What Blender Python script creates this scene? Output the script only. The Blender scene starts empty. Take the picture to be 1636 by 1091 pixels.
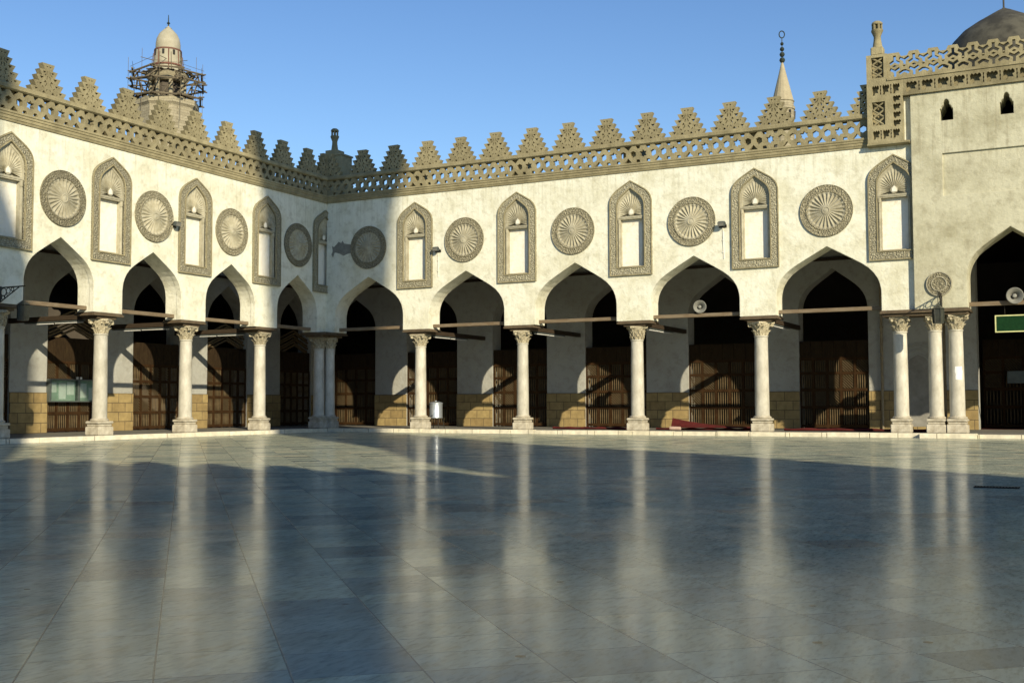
import bpy, bmesh, math, random
from mathutils import Vector, Matrix
R = math.radians
C = bpy.context.scene.collection
sc = bpy.context.scene
random.seed(7)

# ------------------------------------------------------------------ camera, sky, sun, exposure
SUN_AZ, SUN_EL = 49.0, 22.4            # sun stands over the viewer's right shoulder
cam_d = bpy.data.cameras.new('camera'); cam = bpy.data.objects.new('camera', cam_d); C.objects.link(cam)
r = Vector((0.88854063, 0.45878856, -0.00293451)); u = Vector((0.02829874, -0.0484203, 0.99842609)); f = Vector((-0.45792438, 0.88722519, 0.05600654))
M = Matrix((r, u, -f)).transposed().to_4x4(); M.translation = Vector((27.1861, -36.45756, 0.9145))
cam.matrix_world = M
cam_d.sensor_width = 36; cam_d.lens = 36 * 1794.8553 / 1636; cam_d.clip_end = 4000; cam_d.clip_start = 0.05
sc.camera = cam
w = bpy.data.worlds.new('World'); sc.world = w; w.use_nodes = True
nt = w.node_tree; bg = nt.nodes['Background']
sky = nt.nodes.new('ShaderNodeTexSky'); sky.sky_type = 'NISHITA'; sky.sun_disc = False
sky.sun_elevation = R(SUN_EL); sky.sun_rotation = R(180 - SUN_AZ)
sky.air_density = 1.1; sky.dust_density = 0.15; sky.ozone_density = 4.5
tint = nt.nodes.new('ShaderNodeMix'); tint.data_type = 'RGBA'; tint.blend_type = 'MULTIPLY'; tint.inputs[0].default_value = 1; tint.inputs[7].default_value = (1.0, 0.95, 1.10, 1)
tcw = nt.nodes.new('ShaderNodeTexCoord'); sxw = nt.nodes.new('ShaderNodeSeparateXYZ'); nt.links.new(tcw.outputs['Generated'], sxw.inputs[0])
crw = nt.nodes.new('ShaderNodeValToRGB'); crw.color_ramp.elements[0].position = 0.12; crw.color_ramp.elements[0].color = (1.06, 1.06, 1.06, 1); crw.color_ramp.elements[1].position = 0.40; crw.color_ramp.elements[1].color = (0.80, 0.88, 1.0, 1)
nt.links.new(sxw.outputs[2], crw.inputs[0]); nt.links.new(crw.outputs[0], tint.inputs[7])
nt.links.new(sky.outputs[0], tint.inputs[6]); nt.links.new(tint.outputs[2], bg.inputs[0]); bg.inputs[1].default_value = 0.105
sl = bpy.data.lights.new('sun', 'SUN'); sl.energy = 4.6; sl.angle = R(0.5); sl.color = (1.0, 0.885, 0.665)
so = bpy.data.objects.new('sun', sl); C.objects.link(so)
S = Vector((math.sin(R(SUN_AZ)) * math.cos(R(SUN_EL)), -math.cos(R(SUN_AZ)) * math.cos(R(SUN_EL)), math.sin(R(SUN_EL))))
so.rotation_euler = S.to_track_quat('Z', 'Y').to_euler()
sc.view_settings.view_transform = 'Standard'; sc.view_settings.look = 'None'
sc.view_settings.exposure = 0.42; sc.view_settings.gamma = 1

# ------------------------------------------------------------------ materials
def mat(name, col, rough=0.8, var=0.0, scale=3.0, bump=0.0, bscale=20.0, metal=0.0, col2=None, stretch=(1, 1, 1), spec=0.3, bdist=0.02, vary=None):
    m = bpy.data.materials.new(name); m.use_nodes = True; n = m.node_tree.nodes; l = m.node_tree.links
    b = n['Principled BSDF']; b.inputs['Roughness'].default_value = rough; b.inputs['Metallic'].default_value = metal
    b.inputs['Specular IOR Level'].default_value = spec
    b.inputs['Base Color'].default_value = (*col, 1)
    tc = n.new('ShaderNodeTexCoord'); mp = n.new('ShaderNodeMapping'); mp.inputs['Scale'].default_value = stretch
    l.new(tc.outputs['Object'], mp.inputs[0])
    if col2:
        nz = n.new('ShaderNodeTexNoise'); nz.inputs['Scale'].default_value = scale; nz.inputs['Detail'].default_value = 8; nz.inputs['Roughness'].default_value = 0.62
        l.new(mp.outputs[0], nz.inputs[0])
        cr = n.new('ShaderNodeValToRGB'); cr.color_ramp.elements[0].position = 0.5 - var; cr.color_ramp.elements[1].position = 0.5 + var
        cr.color_ramp.elements[0].color = (*col2, 1); cr.color_ramp.elements[1].color = (*col, 1)
        l.new(nz.outputs[0], cr.inputs[0]); l.new(cr.outputs[0], b.inputs['Base Color'])
    if vary:
        oi = n.new('ShaderNodeObjectInfo'); vr = n.new('ShaderNodeMapRange'); vr.inputs['To Min'].default_value = vary[0]; vr.inputs['To Max'].default_value = vary[1]; l.new(oi.outputs['Random'], vr.inputs[0])
        vx = n.new('ShaderNodeMix'); vx.data_type = 'RGBA'; vx.blend_type = 'MULTIPLY'; vx.inputs[0].default_value = 1; l.new(cr.outputs[0], vx.inputs[6]); l.new(vr.outputs[0], vx.inputs[7]); l.new(vx.outputs[2], b.inputs['Base Color'])
    if bump:
        nb = n.new('ShaderNodeTexNoise'); nb.inputs['Scale'].default_value = bscale; nb.inputs['Detail'].default_value = 5
        l.new(mp.outputs[0], nb.inputs[0])
        bp = n.new('ShaderNodeBump'); bp.inputs['Strength'].default_value = bump; bp.inputs['Distance'].default_value = bdist
        l.new(nb.outputs[0], bp.inputs['Height']); l.new(bp.outputs[0], b.inputs['Normal'])
    return m

def plaster(name, base, dirt, grime, seed=0.0, drips=True):
    """old lime plaster: patches of ochre dirt, repairs, drip streaks below the cornice"""
    m = bpy.data.materials.new(name); m.use_nodes = True; n = m.node_tree.nodes; l = m.node_tree.links
    b = n['Principled BSDF']; b.inputs['Roughness'].default_value = 0.9; b.inputs['Specular IOR Level'].default_value = 0.2
    tc = n.new('ShaderNodeTexCoord'); mp = n.new('ShaderNodeMapping'); mp.inputs['Location'].default_value = (seed, seed * .7, seed * .3)
    l.new(tc.outputs['Object'], mp.inputs[0])
    def noise(scale, detail=8, rough=0.65, src=None):
        z = n.new('ShaderNodeTexNoise'); z.inputs['Scale'].default_value = scale; z.inputs['Detail'].default_value = detail; z.inputs['Roughness'].default_value = rough
        l.new((src or mp).outputs[0], z.inputs[0]); return z
    def ramp(z, a, bb):
        c = n.new('ShaderNodeMapRange'); c.inputs['From Min'].default_value = a; c.inputs['From Max'].default_value = bb; c.clamp = True
        l.new(z.outputs[0], c.inputs[0]); return c
    def mix(fac, c1, c2):
        x = n.new('ShaderNodeMix'); x.data_type = 'RGBA'; l.new(fac, x.inputs[0])
        for i, c in ((6, c1), (7, c2)):
            if isinstance(c, tuple): x.inputs[i].default_value = (*c, 1)
            else: l.new(c, x.inputs[i])
        return x.outputs[2]
    def mul(a, k):
        x = n.new('ShaderNodeMath'); x.operation = 'MULTIPLY'; l.new(a, x.inputs[0])
        if isinstance(k, float): x.inputs[1].default_value = k
        else: l.new(k, x.inputs[1])
        return x.outputs[0]
    c = mix(ramp(noise(0.9), 0.44, 0.69).outputs[0], base, dirt)
    c = mix(mul(ramp(noise(3.3, 10, 0.7), 0.50, 0.73).outputs[0], 0.65), c, grime)
    if drips:
        ms = n.new('ShaderNodeMapping'); ms.inputs['Scale'].default_value = (9, 9, 0.45); l.new(tc.outputs['Object'], ms.inputs[0])
        st = ramp(noise(1.0, 6, 0.6, ms), 0.5, 0.72)
        sx = n.new('ShaderNodeSeparateXYZ'); l.new(tc.outputs['Object'], sx.inputs[0])
        zz = n.new('ShaderNodeMapRange'); zz.inputs['From Min'].default_value = 7.6; zz.inputs['From Max'].default_value = 9.0; zz.inputs['To Min'].default_value = 0.16; l.new(sx.outputs[2], zz.inputs[0])
        c = mix(mul(mul(st.outputs[0], zz.outputs[0]), 0.55), c, grime)
    l.new(c, b.inputs['Base Color'])
    nb = noise(7.0, 8, 0.6); n2 = noise(45.0, 3, 0.6)
    ad = n.new('ShaderNodeMath'); ad.operation = 'MULTIPLY_ADD'; l.new(n2.outputs[0], ad.inputs[0]); ad.inputs[1].default_value = 0.12; l.new(nb.outputs[0], ad.inputs[2])
    bp = n.new('ShaderNodeBump'); bp.inputs['Strength'].default_value = 0.45; bp.inputs['Distance'].default_value = 0.05
    l.new(ad.outputs[0], bp.inputs['Height'])
    bv = n.new('ShaderNodeBevel'); bv.samples = 4; bv.inputs['Radius'].default_value = 0.03
    l.new(bv.outputs[0], bp.inputs['Normal']); l.new(bp.outputs[0], b.inputs['Normal'])
    return m

def carved(name, hi, lo, scale=14, strength=1.0, dist=0.05, vary=(.84, 1.12)):
    """carved stucco: interlaced relief with dirt settled in its hollows"""
    m = bpy.data.materials.new(name); m.use_nodes = True; n = m.node_tree.nodes; l = m.node_tree.links
    b = n['Principled BSDF']; b.inputs['Roughness'].default_value = 0.9; b.inputs['Specular IOR Level'].default_value = 0.15
    tc = n.new('ShaderNodeTexCoord')
    wz = n.new('ShaderNodeTexNoise'); wz.inputs['Scale'].default_value = scale * 0.5; l.new(tc.outputs['Object'], wz.inputs[0])
    vm = n.new('ShaderNodeVectorMath'); vm.operation = 'MULTIPLY_ADD'; vm.inputs[1].default_value = (0.12, 0.12, 0.12)
    l.new(wz.outputs['Color'], vm.inputs[0]); l.new(tc.outputs['Object'], vm.inputs[2])
    v = n.new('ShaderNodeTexVoronoi'); v.feature = 'DISTANCE_TO_EDGE'; v.inputs['Scale'].default_value = scale; l.new(vm.outputs[0], v.inputs[0])
    nz = n.new('ShaderNodeTexNoise'); nz.inputs['Scale'].default_value = scale * 2.2; nz.inputs['Detail'].default_value = 5; l.new(tc.outputs['Object'], nz.inputs[0])
    ad = n.new('ShaderNodeMath'); ad.operation = 'MULTIPLY_ADD'; l.new(v.outputs[0], ad.inputs[0]); ad.inputs[1].default_value = 1.6; l.new(nz.outputs[0], ad.inputs[2])
    cr = n.new('ShaderNodeValToRGB'); cr.color_ramp.elements[0].position = 0.42; cr.color_ramp.elements[1].position = 0.85
    cr.color_ramp.elements[0].color = (*lo, 1); cr.color_ramp.elements[1].color = (*hi, 1)
    l.new(ad.outputs[0], cr.inputs[0]); l.new(cr.outputs[0], b.inputs['Base Color'])
    if vary:
        oi = n.new('ShaderNodeObjectInfo'); vr = n.new('ShaderNodeMapRange'); vr.inputs['To Min'].default_value = vary[0]; vr.inputs['To Max'].default_value = vary[1]; l.new(oi.outputs['Random'], vr.inputs[0])
        vx = n.new('ShaderNodeMix'); vx.data_type = 'RGBA'; vx.blend_type = 'MULTIPLY'; vx.inputs[0].default_value = 1; l.new(cr.outputs[0], vx.inputs[6]); l.new(vr.outputs[0], vx.inputs[7]); l.new(vx.outputs[2], b.inputs['Base Color'])
    bp = n.new('ShaderNodeBump'); bp.inputs['Strength'].default_value = strength; bp.inputs['Distance'].default_value = dist
    l.new(ad.outputs[0], bp.inputs['Height']); l.new(bp.outputs[0], b.inputs['Normal'])
    return m

def blocks(name, c1, c2, mortar, bw, rh, ms=0.012, rot=None, bump=0.5, var=None, rough=0.85, off=0.5):
    m = bpy.data.materials.new(name); m.use_nodes = True; n = m.node_tree.nodes; l = m.node_tree.links
    b = n['Principled BSDF']; b.inputs['Roughness'].default_value = rough; b.inputs['Specular IOR Level'].default_value = 0.25
    tc = n.new('ShaderNodeTexCoord'); mp = n.new('ShaderNodeMapping')
    if rot: mp.inputs['Rotation'].default_value = rot
    l.new(tc.outputs['Object'], mp.inputs[0])
    br = n.new('ShaderNodeTexBrick'); br.offset = off; br.inputs['Scale'].default_value = 1
    br.inputs['Brick Width'].default_value = bw; br.inputs['Row Height'].default_value = rh; br.inputs['Mortar Size'].default_value = ms
    br.inputs['Color1'].default_value = (*c1, 1); br.inputs['Color2'].default_value = (*c2, 1); br.inputs['Mortar'].default_value = (*mortar, 1)
    l.new(mp.outputs[0], br.inputs[0])
    nz = n.new('ShaderNodeTexNoise'); nz.inputs['Scale'].default_value = 5; nz.inputs['Detail'].default_value = 8; l.new(tc.outputs['Object'], nz.inputs[0])
    mr = n.new('ShaderNodeMapRange'); mr.inputs['To Min'].default_value = 0.55; mr.inputs['To Max'].default_value = 1.35; l.new(nz.outputs[0], mr.inputs[0])
    mx = n.new('ShaderNodeMix'); mx.data_type = 'RGBA'; mx.blend_type = 'MULTIPLY'; mx.inputs[0].default_value = 1
    l.new(br.outputs[0], mx.inputs[6]); l.new(mr.outputs[0], mx.inputs[7]); l.new(mx.outputs[2], b.inputs['Base Color'])
    ad = n.new('ShaderNodeMath'); ad.operation = 'MULTIPLY_ADD'; l.new(br.outputs['Fac'], ad.inputs[0]); ad.inputs[1].default_value = -0.7; l.new(nz.outputs[0], ad.inputs[2])
    bp = n.new('ShaderNodeBump'); bp.inputs['Strength'].default_value = bump; bp.inputs['Distance'].default_value = 0.03
    l.new(ad.outputs[0], bp.inputs['Height']); l.new(bp.outputs[0], b.inputs['Normal'])
    return m

def marble_floor():
    m = bpy.data.materials.new('polished_slabs'); m.use_nodes = True; n = m.node_tree.nodes; l = m.node_tree.links
    n.remove(n['Principled BSDF']); outn = n['Material Output']
    df = n.new('ShaderNodeBsdfDiffuse'); gl = n.new('ShaderNodeBsdfGlossy'); mxs = n.new('ShaderNodeMixShader'); fr = n.new('ShaderNodeFresnel'); fr.inputs[0].default_value = 1.45
    fk = n.new('ShaderNodeMath'); fk.operation = 'MULTIPLY'; fk.inputs[1].default_value = 0.75; l.new(fr.outputs[0], fk.inputs[0]); fm = n.new('ShaderNodeMath'); fm.operation = 'MINIMUM'; fm.inputs[1].default_value = 0.33; l.new(fk.outputs[0], fm.inputs[0]); l.new(fm.outputs[0], mxs.inputs[0])
    l.new(df.outputs[0], mxs.inputs[1]); l.new(gl.outputs[0], mxs.inputs[2]); l.new(mxs.outputs[0], outn.inputs[0]); gl.inputs['Color'].default_value = (1, 1, 1, 1)
    tc = n.new('ShaderNodeTexCoord'); mp = n.new('ShaderNodeMapping'); mp.inputs['Rotation'].default_value = (0, 0, R(-133.5)); mp.inputs['Location'].default_value = (0.1, 0.13, 0)
    l.new(tc.outputs['Object'], mp.inputs[0])
    br = n.new('ShaderNodeTexBrick'); br.offset = 0.37; br.offset_frequency = 3; br.squash = 0.7; br.squash_frequency = 4
    for k, v in (('Scale', 1), ('Brick Width', 0.44), ('Row Height', 0.51), ('Mortar Size', 0.004), ('Mortar Smooth', 0.2), ('Bias', 0.0)): br.inputs[k].default_value = v
    br.inputs['Color1'].default_value = (0, 0, 0, 1); br.inputs['Color2'].default_value = (1, 1, 1, 1); br.inputs['Mortar'].default_value = (0.5, 0.5, 0.5, 1)
    l.new(mp.outputs[0], br.inputs[0])
    rnd = br.outputs[0]
    cr = n.new('ShaderNodeValToRGB'); e = cr.color_ramp.elements
    e[0].position = 0.0; e[0].color = (0.22, 0.25, 0.20, 1); e[1].position = 1.0; e[1].color = (0.58, 0.535, 0.36, 1)
    for p, c in ((0.25, (0.39, 0.415, 0.305, 1)), (0.6, (0.46, 0.475, 0.34, 1)), (0.9, (0.51, 0.51, 0.355, 1))):
        x = e.new(p); x.color = c
    l.new(rnd, cr.inputs[0])
    ms = n.new('ShaderNodeMapping'); ms.inputs['Rotation'].default_value = (0, 0, R(-133.5)); ms.inputs['Scale'].default_value = (7, 3.2, 1); l.new(tc.outputs['Object'], ms.inputs[0])
    nz = n.new('ShaderNodeTexNoise'); nz.inputs['Scale'].default_value = 1.0; nz.inputs['Detail'].default_value = 10; nz.inputs['Roughness'].default_value = 0.68; nz.inputs['Distortion'].default_value = 0.25
    l.new(ms.outputs[0], nz.inputs[0])
    mr = n.new('ShaderNodeMapRange'); mr.inputs['From Min'].default_value = 0.3; mr.inputs['From Max'].default_value = 0.75; mr.inputs['To Min'].default_value = 0.68; mr.inputs['To Max'].default_value = 1.2; l.new(nz.outputs[0], mr.inputs[0])
    mx = n.new('ShaderNodeMix'); mx.data_type = 'RGBA'; mx.blend_type = 'MULTIPLY'; mx.inputs[0].default_value = 1
    l.new(cr.outputs[0], mx.inputs[6]); l.new(mr.outputs[0], mx.inputs[7])
    mf = n.new('ShaderNodeMapping'); mf.inputs['Rotation'].default_value = (0, 0, R(-133.5)); mf.inputs['Scale'].default_value = (30, 9, 1); l.new(tc.outputs['Object'], mf.inputs[0])
    nf = n.new('ShaderNodeTexNoise'); nf.inputs['Scale'].default_value = 1.0; nf.inputs['Detail'].default_value = 6; nf.inputs['Roughness'].default_value = 0.7; l.new(mf.outputs[0], nf.inputs[0])
    rf = n.new('ShaderNodeMapRange'); rf.inputs['From Min'].default_value = 0.36; rf.inputs['From Max'].default_value = 0.52; rf.inputs['To Min'].default_value = 0.62; rf.inputs['To Max'].default_value = 1.04; l.new(nf.outputs[0], rf.inputs[0])
    mx2 = n.new('ShaderNodeMix'); mx2.data_type = 'RGBA'; mx2.blend_type = 'MULTIPLY'; mx2.inputs[0].default_value = 1; l.new(mx.outputs[2], mx2.inputs[6]); l.new(rf.outputs[0], mx2.inputs[7]); mx = mx2
    # pits and specks of dirt
    vp = n.new('ShaderNodeTexVoronoi'); vp.inputs['Scale'].default_value = 2.6; vp.inputs['Randomness'].default_value = 1; l.new(tc.outputs['Object'], vp.inputs[0])
    sp = n.new('ShaderNodeMath'); sp.operation = 'LESS_THAN'; sp.inputs[1].default_value = 0.06; l.new(vp.outputs[0], sp.inputs[0])
    m2 = n.new('ShaderNodeMix'); m2.data_type = 'RGBA'; m2.inputs[7].default_value = (0.03, 0.03, 0.028, 1)
    l.new(sp.outputs[0], m2.inputs[0]); l.new(mx.outputs[2], m2.inputs[6])
    m3 = n.new('ShaderNodeMix'); m3.data_type = 'RGBA'; m3.inputs[7].default_value = (0.10, 0.105, 0.09, 1)
    l.new(br.outputs['Fac'], m3.inputs[0]); l.new(m2.outputs[2], m3.inputs[6]); l.new(m3.outputs[2], df.inputs['Color'])
    # polish differs from slab to slab and wears in patches
    big = n.new('ShaderNodeTexNoise'); big.inputs['Scale'].default_value = 0.35; big.inputs['Detail'].default_value = 5; l.new(tc.outputs['Object'], big.inputs[0])
    r1 = n.new('ShaderNodeMapRange'); r1.inputs['From Min'].default_value = 0.3; r1.inputs['From Max'].default_value = 0.7; r1.inputs['To Min'].default_value = 0.09; r1.inputs['To Max'].default_value = 0.17; l.new(big.outputs[0], r1.inputs[0])
    r2 = n.new('ShaderNodeMath'); r2.operation = 'MULTIPLY_ADD'; l.new(rnd, r2.inputs[0]); r2.inputs[1].default_value = -0.05; l.new(r1.outputs[0], r2.inputs[2])
    r3 = n.new('ShaderNodeMath'); r3.operation = 'MULTIPLY_ADD'; l.new(nz.outputs[0], r3.inputs[0]); r3.inputs[1].default_value = 0.08; l.new(r2.outputs[0], r3.inputs[2])
    l.new(r3.outputs[0], gl.inputs['Roughness'])
    bp = n.new('ShaderNodeBump'); bp.inputs['Strength'].default_value = 0.16; bp.inputs['Distance'].default_value = 0.006
    ad = n.new('ShaderNodeMath'); ad.operation = 'MULTIPLY_ADD'; l.new(br.outputs['Fac'], ad.inputs[0]); ad.inputs[1].default_value = -0.6; l.new(nz.outputs[0], ad.inputs[2])
    l.new(ad.outputs[0], bp.inputs['Height']); l.new(bp.outputs[0], df.inputs['Normal']); l.new(bp.outputs[0], gl.inputs['Normal'])
    return m

m_plaster = plaster('lime_plaster', (0.75, 0.74, 0.60), (0.585, 0.56, 0.40), (0.36, 0.33, 0.21))
m_bay = plaster('bare_old_plaster', (0.52, 0.50, 0.36), (0.35, 0.328, 0.215), (0.25, 0.22, 0.14), 3.7)
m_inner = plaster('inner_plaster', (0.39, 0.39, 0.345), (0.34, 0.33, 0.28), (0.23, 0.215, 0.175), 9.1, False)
m_panel = plaster('niche_plaster', (0.80, 0.77, 0.66), (0.74, 0.68, 0.52), (0.55, 0.48, 0.30), 5.2, False)
m_carve = carved('carved_stucco', (0.35, 0.32, 0.215), (0.17, 0.148, 0.09))
m_carve2 = carved('carved_niche_stucco', (0.44, 0.41, 0.285), (0.215, 0.19, 0.122))
m_impost = mat('impost_board_wood', (0.14, 0.105, 0.062), 0.8, 0.2, 4, 0.4, 20, col2=(0.07, 0.05, 0.03))
m_hood = mat('hood_stucco', (0.455, 0.425, 0.31), 0.9, 0.16, 6, 0.5, 30, col2=(0.32, 0.29, 0.195), vary=(.85, 1.1))
m_stone = mat('weathered_parapet', (0.33, 0.287, 0.165), 0.92, 0.16, 2.2, 0.7, 18, col2=(0.20, 0.172, 0.095), vary=(.88, 1.08))
m_column = mat('old_marble', (0.555, 0.53, 0.435), 0.6, 0.16, 4, 0.25, 14, col2=(0.36, 0.335, 0.26), stretch=(1, 1, .5), vary=(.82, 1.08))
m_cap = carved('carved_capital', (0.50, 0.45, 0.31), (0.22, 0.18, 0.11), 18, 0.6, 0.02)
m_base = mat('base_marble', (0.55, 0.51, 0.40), 0.75, 0.18, 6, 0.5, 12, col2=(0.33, 0.29, 0.21))
m_kerb = blocks('kerb_marble', (0.62, 0.57, 0.42), (0.70, 0.65, 0.50), (0.22, 0.19, 0.13), 1.15, 3.0, 0.012, None, 0.4)
m_cement = mat('cement_walk', (0.21, 0.20, 0.165), 0.85, 0.2, 2, 0.3, 20, col2=(0.13, 0.122, 0.10))
m_dado = blocks('dado_stone', (0.36, 0.27, 0.115), (0.28, 0.20, 0.085), (0.12, 0.09, 0.05), 0.62, 0.34, 0.012, (R(90), 0, 0))
m_wood = mat('dark_beam_wood', (0.055, 0.038, 0.022), 0.75, 0.2, 4, 0.4, 20, col2=(0.03, 0.02, 0.012), stretch=(1, 1, 6))
m_tie = mat('weathered_beam_wood', (0.22, 0.175, 0.115), 0.8, 0.2, 3, 0.4, 25, col2=(0.14, 0.095, 0.05), stretch=(1, 5, 5))
m_screen = mat('screen_wood', (0.050, 0.026, 0.010), 0.8, 0.2, 5, 0.3, 25, col2=(0.025, 0.0125, 0.005), spec=.08)
m_boards = mat('dark_board_wood', (0.042, 0.028, 0.014), 0.85, 0.2, 4, 0.3, 20, col2=(0.022, 0.014, 0.008), stretch=(5, 5, 1), spec=.06)
m_bars = mat('turned_bar_wood', (0.15, 0.11, 0.06), 0.8, 0.2, 8, 0.2, 30, col2=(0.10, 0.07, 0.035), spec=.08)
m_iron = mat('black_iron', (0.022, 0.024, 0.022), 0.55, 0.2, 10, 0.2, 30, col2=(0.04, 0.035, 0.025), metal=0.3)
m_steel = mat('galvanised_sheet', (0.62, 0.66, 0.68), 0.38, 0.2, 5, 0.2, 8, metal=0.75, col2=(0.46, 0.5, 0.52))
m_white = mat('white_enamel', (0.75, 0.75, 0.70), 0.4, 0.2, 5, col2=(0.62, 0.6, 0.52))
m_horn = mat('grey_horn_paint', (0.24, 0.24, 0.205), 0.45, 0.2, 5, col2=(0.16, 0.155, 0.13))
m_red = mat('red_carpet', (0.10, 0.012, 0.010), 0.95, 0.2, 8, 0.5, 60, col2=(0.055, 0.007, 0.006))
m_pink = mat('carpet_backing', (0.5, 0.38, 0.3), 0.95, 0.2, 8, 0.3, 60, col2=(0.36, 0.24, 0.18))
m_green = mat('green_sign_paint', (0.005, 0.026, 0.008), 0.6, 0.2, 14, 0.1, 20, col2=(0.008, 0.04, 0.012), spec=.1)
m_gold = mat('yellow_sign_edge', (0.62, 0.62, 0.3), 0.5, 0.2, 8, col2=(0.5, 0.5, 0.22))
m_paper = mat('white_paper', (0.8, 0.8, 0.76), 0.8, 0.2, 10, col2=(0.68, 0.68, 0.63))
m_caseback = mat('pale_green_board', (0.42, 0.52, 0.42), 0.8, 0.2, 6, 0.3, 12, col2=(0.30, 0.40, 0.32))
m_casefr = mat('grey_case_metal', (0.16, 0.18, 0.17), 0.5, 0.2, 5, metal=0.5, col2=(0.1, 0.12, 0.11))
m_dome = mat('dark_dome_render', (0.085, 0.08, 0.06), 0.9, 0.10, 1.3, 0.5, 12, col2=(0.038, 0.036, 0.028))
m_minaret = blocks('minaret_stone', (0.36, 0.32, 0.215), (0.30, 0.265, 0.175), (0.2, 0.17, 0.11), 1.1, 0.42, 0.02, (R(90), 0, 0))
m_mindome = mat('pale_dome_render', (0.40, 0.37, 0.275), 0.9, 0.15, 0.8, 0.3, 5, col2=(0.31, 0.285, 0.2))
m_redband = mat('red_painted_band', (0.17, 0.075, 0.05), 0.8, 0.2, 3, col2=(0.12, 0.055, 0.038))
m_cone = mat('pale_cone_stone', (0.40, 0.35, 0.225), 0.85, 0.2, 1.2, 0.2, 6, col2=(0.31, 0.265, 0.17))
m_copper = mat('green_copper', (0.05, 0.065, 0.05), 0.5, 0.2, 5, metal=0.4, col2=(0.03, 0.04, 0.033))
m_scaf = mat('scaffold_poles', (0.17, 0.14, 0.09), 0.85, 0.2, 3, col2=(0.08, 0.065, 0.042))
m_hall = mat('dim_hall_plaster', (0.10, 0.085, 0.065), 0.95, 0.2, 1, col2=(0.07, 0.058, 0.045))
m_cementpatch = mat('bare_cement_patch', (0.24, 0.235, 0.195), 0.9, 0.15, 6, 0.6, 20, col2=(0.17, 0.165, 0.135))
m_glass = bpy.data.materials.new('case_glass'); m_glass.use_nodes = True
_b = m_glass.node_tree.nodes['Principled BSDF']; _b.inputs['Base Color'].default_value = (0.85, 0.95, 0.9, 1); _b.inputs['Roughness'].default_value = 0.03; _b.inputs['Transmission Weight'].default_value = 1; _b.inputs['IOR'].default_value = 1.45
m_floor = marble_floor()

# ------------------------------------------------------------------ helpers
def finish(name, me, m, parent=None, loc=None):
    o = bpy.data.objects.new(name, me); C.objects.link(o)
    if m is not None:
        me.materials.clear(); me.materials.append(m)
    if parent is not None: o.parent = parent
    if loc is not None: o.location = loc
    return o
def bmobj(name, bm, m, parent=None, smooth=False, loc=None):
    me = bpy.data.meshes.new(name); bmesh.ops.recalc_face_normals(bm, faces=bm.faces[:]); bm.to_mesh(me); bm.free()
    if smooth:
        for p in me.polygons: p.use_smooth = True
        me.set_sharp_from_angle(angle=R(38))
    return finish(name, me, m, parent, loc)
def inst(name, me, parent=None, loc=None, rotz=0.0):
    o = bpy.data.objects.new(name, me); C.objects.link(o)
    if parent is not None: o.parent = parent
    if loc is not None: o.location = loc
    o.rotation_euler = (0, 0, rotz)
    return o
def tag(o, label, cat, group=None):
    o['label'] = label; o['category'] = cat; o['kind'] = 'thing'
    if group: o['group'] = group
    return o
def thing(name, label, cat, loc=(0, 0, 0), rotz=0.0, group=None):
    o = bpy.data.objects.new(name, None); C.objects.link(o); o.location = loc; o.rotation_euler = (0, 0, rotz); o.empty_display_size = .3
    return tag(o, label, cat, group)
def box(bm, x0, x1, y0, y1, z0, z1, mtx=None):
    vs = [bm.verts.new((x, y, z)) for x in (x0, x1) for y in (y0, y1) for z in (z0, z1)]
    for a in ((0, 1, 3, 2), (4, 6, 7, 5), (0, 4, 5, 1), (2, 3, 7, 6), (0, 2, 6, 4), (1, 5, 7, 3)): bm.faces.new([vs[i] for i in a])
    if mtx is not None: bmesh.ops.transform(bm, matrix=mtx, verts=vs)
    return vs
def tube(bm, a, b, ra, rb=None, n=8, caps=True):
    a = Vector(a); b = Vector(b); rb = ra if rb is None else rb
    d = (b - a).normalized(); q = d.to_track_quat('Z', 'Y')
    A, B = [], []
    for i in range(n):
        t = 2 * math.pi * i / n; o = q @ Vector((math.cos(t), math.sin(t), 0))
        A.append(bm.verts.new(a + o * ra)); B.append(bm.verts.new(b + o * rb))
    for i in range(n):
        j = (i + 1) % n; bm.faces.new((A[i], A[j], B[j], B[i]))
    if caps: bm.faces.new(A[::-1]); bm.faces.new(B)
def lathe(bm, prof, n=24, cx=0, cy=0, phase=0.0, sq=None):
    rings = []
    for rr, z in prof:
        rings.append([bm.verts.new((cx + rr * math.cos(2 * math.pi * i / n + phase), cy + rr * math.sin(2 * math.pi * i / n + phase), z)) for i in range(n)])
    for a, b in zip(rings, rings[1:]):
        for i in range(n):
            j = (i + 1) % n; bm.faces.new((a[i], a[j], b[j], b[i]))
    bm.faces.new(rings[0][::-1]); bm.faces.new(rings[-1])
def plate_me(outline, holes, y0, y1, name='plate'):
    """flat figure in the x-z plane with holes, given a real thickness from y0 to y1"""
    cu = bpy.data.curves.new('t', 'CURVE'); cu.dimensions = '2D'; cu.fill_mode = 'BOTH'; cu.extrude = (y1 - y0) / 2
    for lp in [outline] + list(holes):
        sp = cu.splines.new('POLY'); sp.points.add(len(lp) - 1)
        for p, (x, z) in zip(sp.points, lp): p.co = (x, z, 0, 1)
        sp.use_cyclic_u = True
    ob = bpy.data.objects.new('t', cu); C.objects.link(ob); dg = bpy.context.evaluated_depsgraph_get(); dg.update()
    me = bpy.data.meshes.new_from_object(ob.evaluated_get(dg)); bpy.data.objects.remove(ob); bpy.data.curves.remove(cu)
    ym = (y0 + y1) / 2
    for v in me.vertices:
        x, y, z = v.co; v.co = (x, ym - z, y)
    for p in me.polygons: p.use_smooth = False
    me.name = name; return me
def plate(name, outline, holes, y0, y1, m, parent=None): return finish(name, plate_me(outline, holes, y0, y1, name), m, parent)
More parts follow.
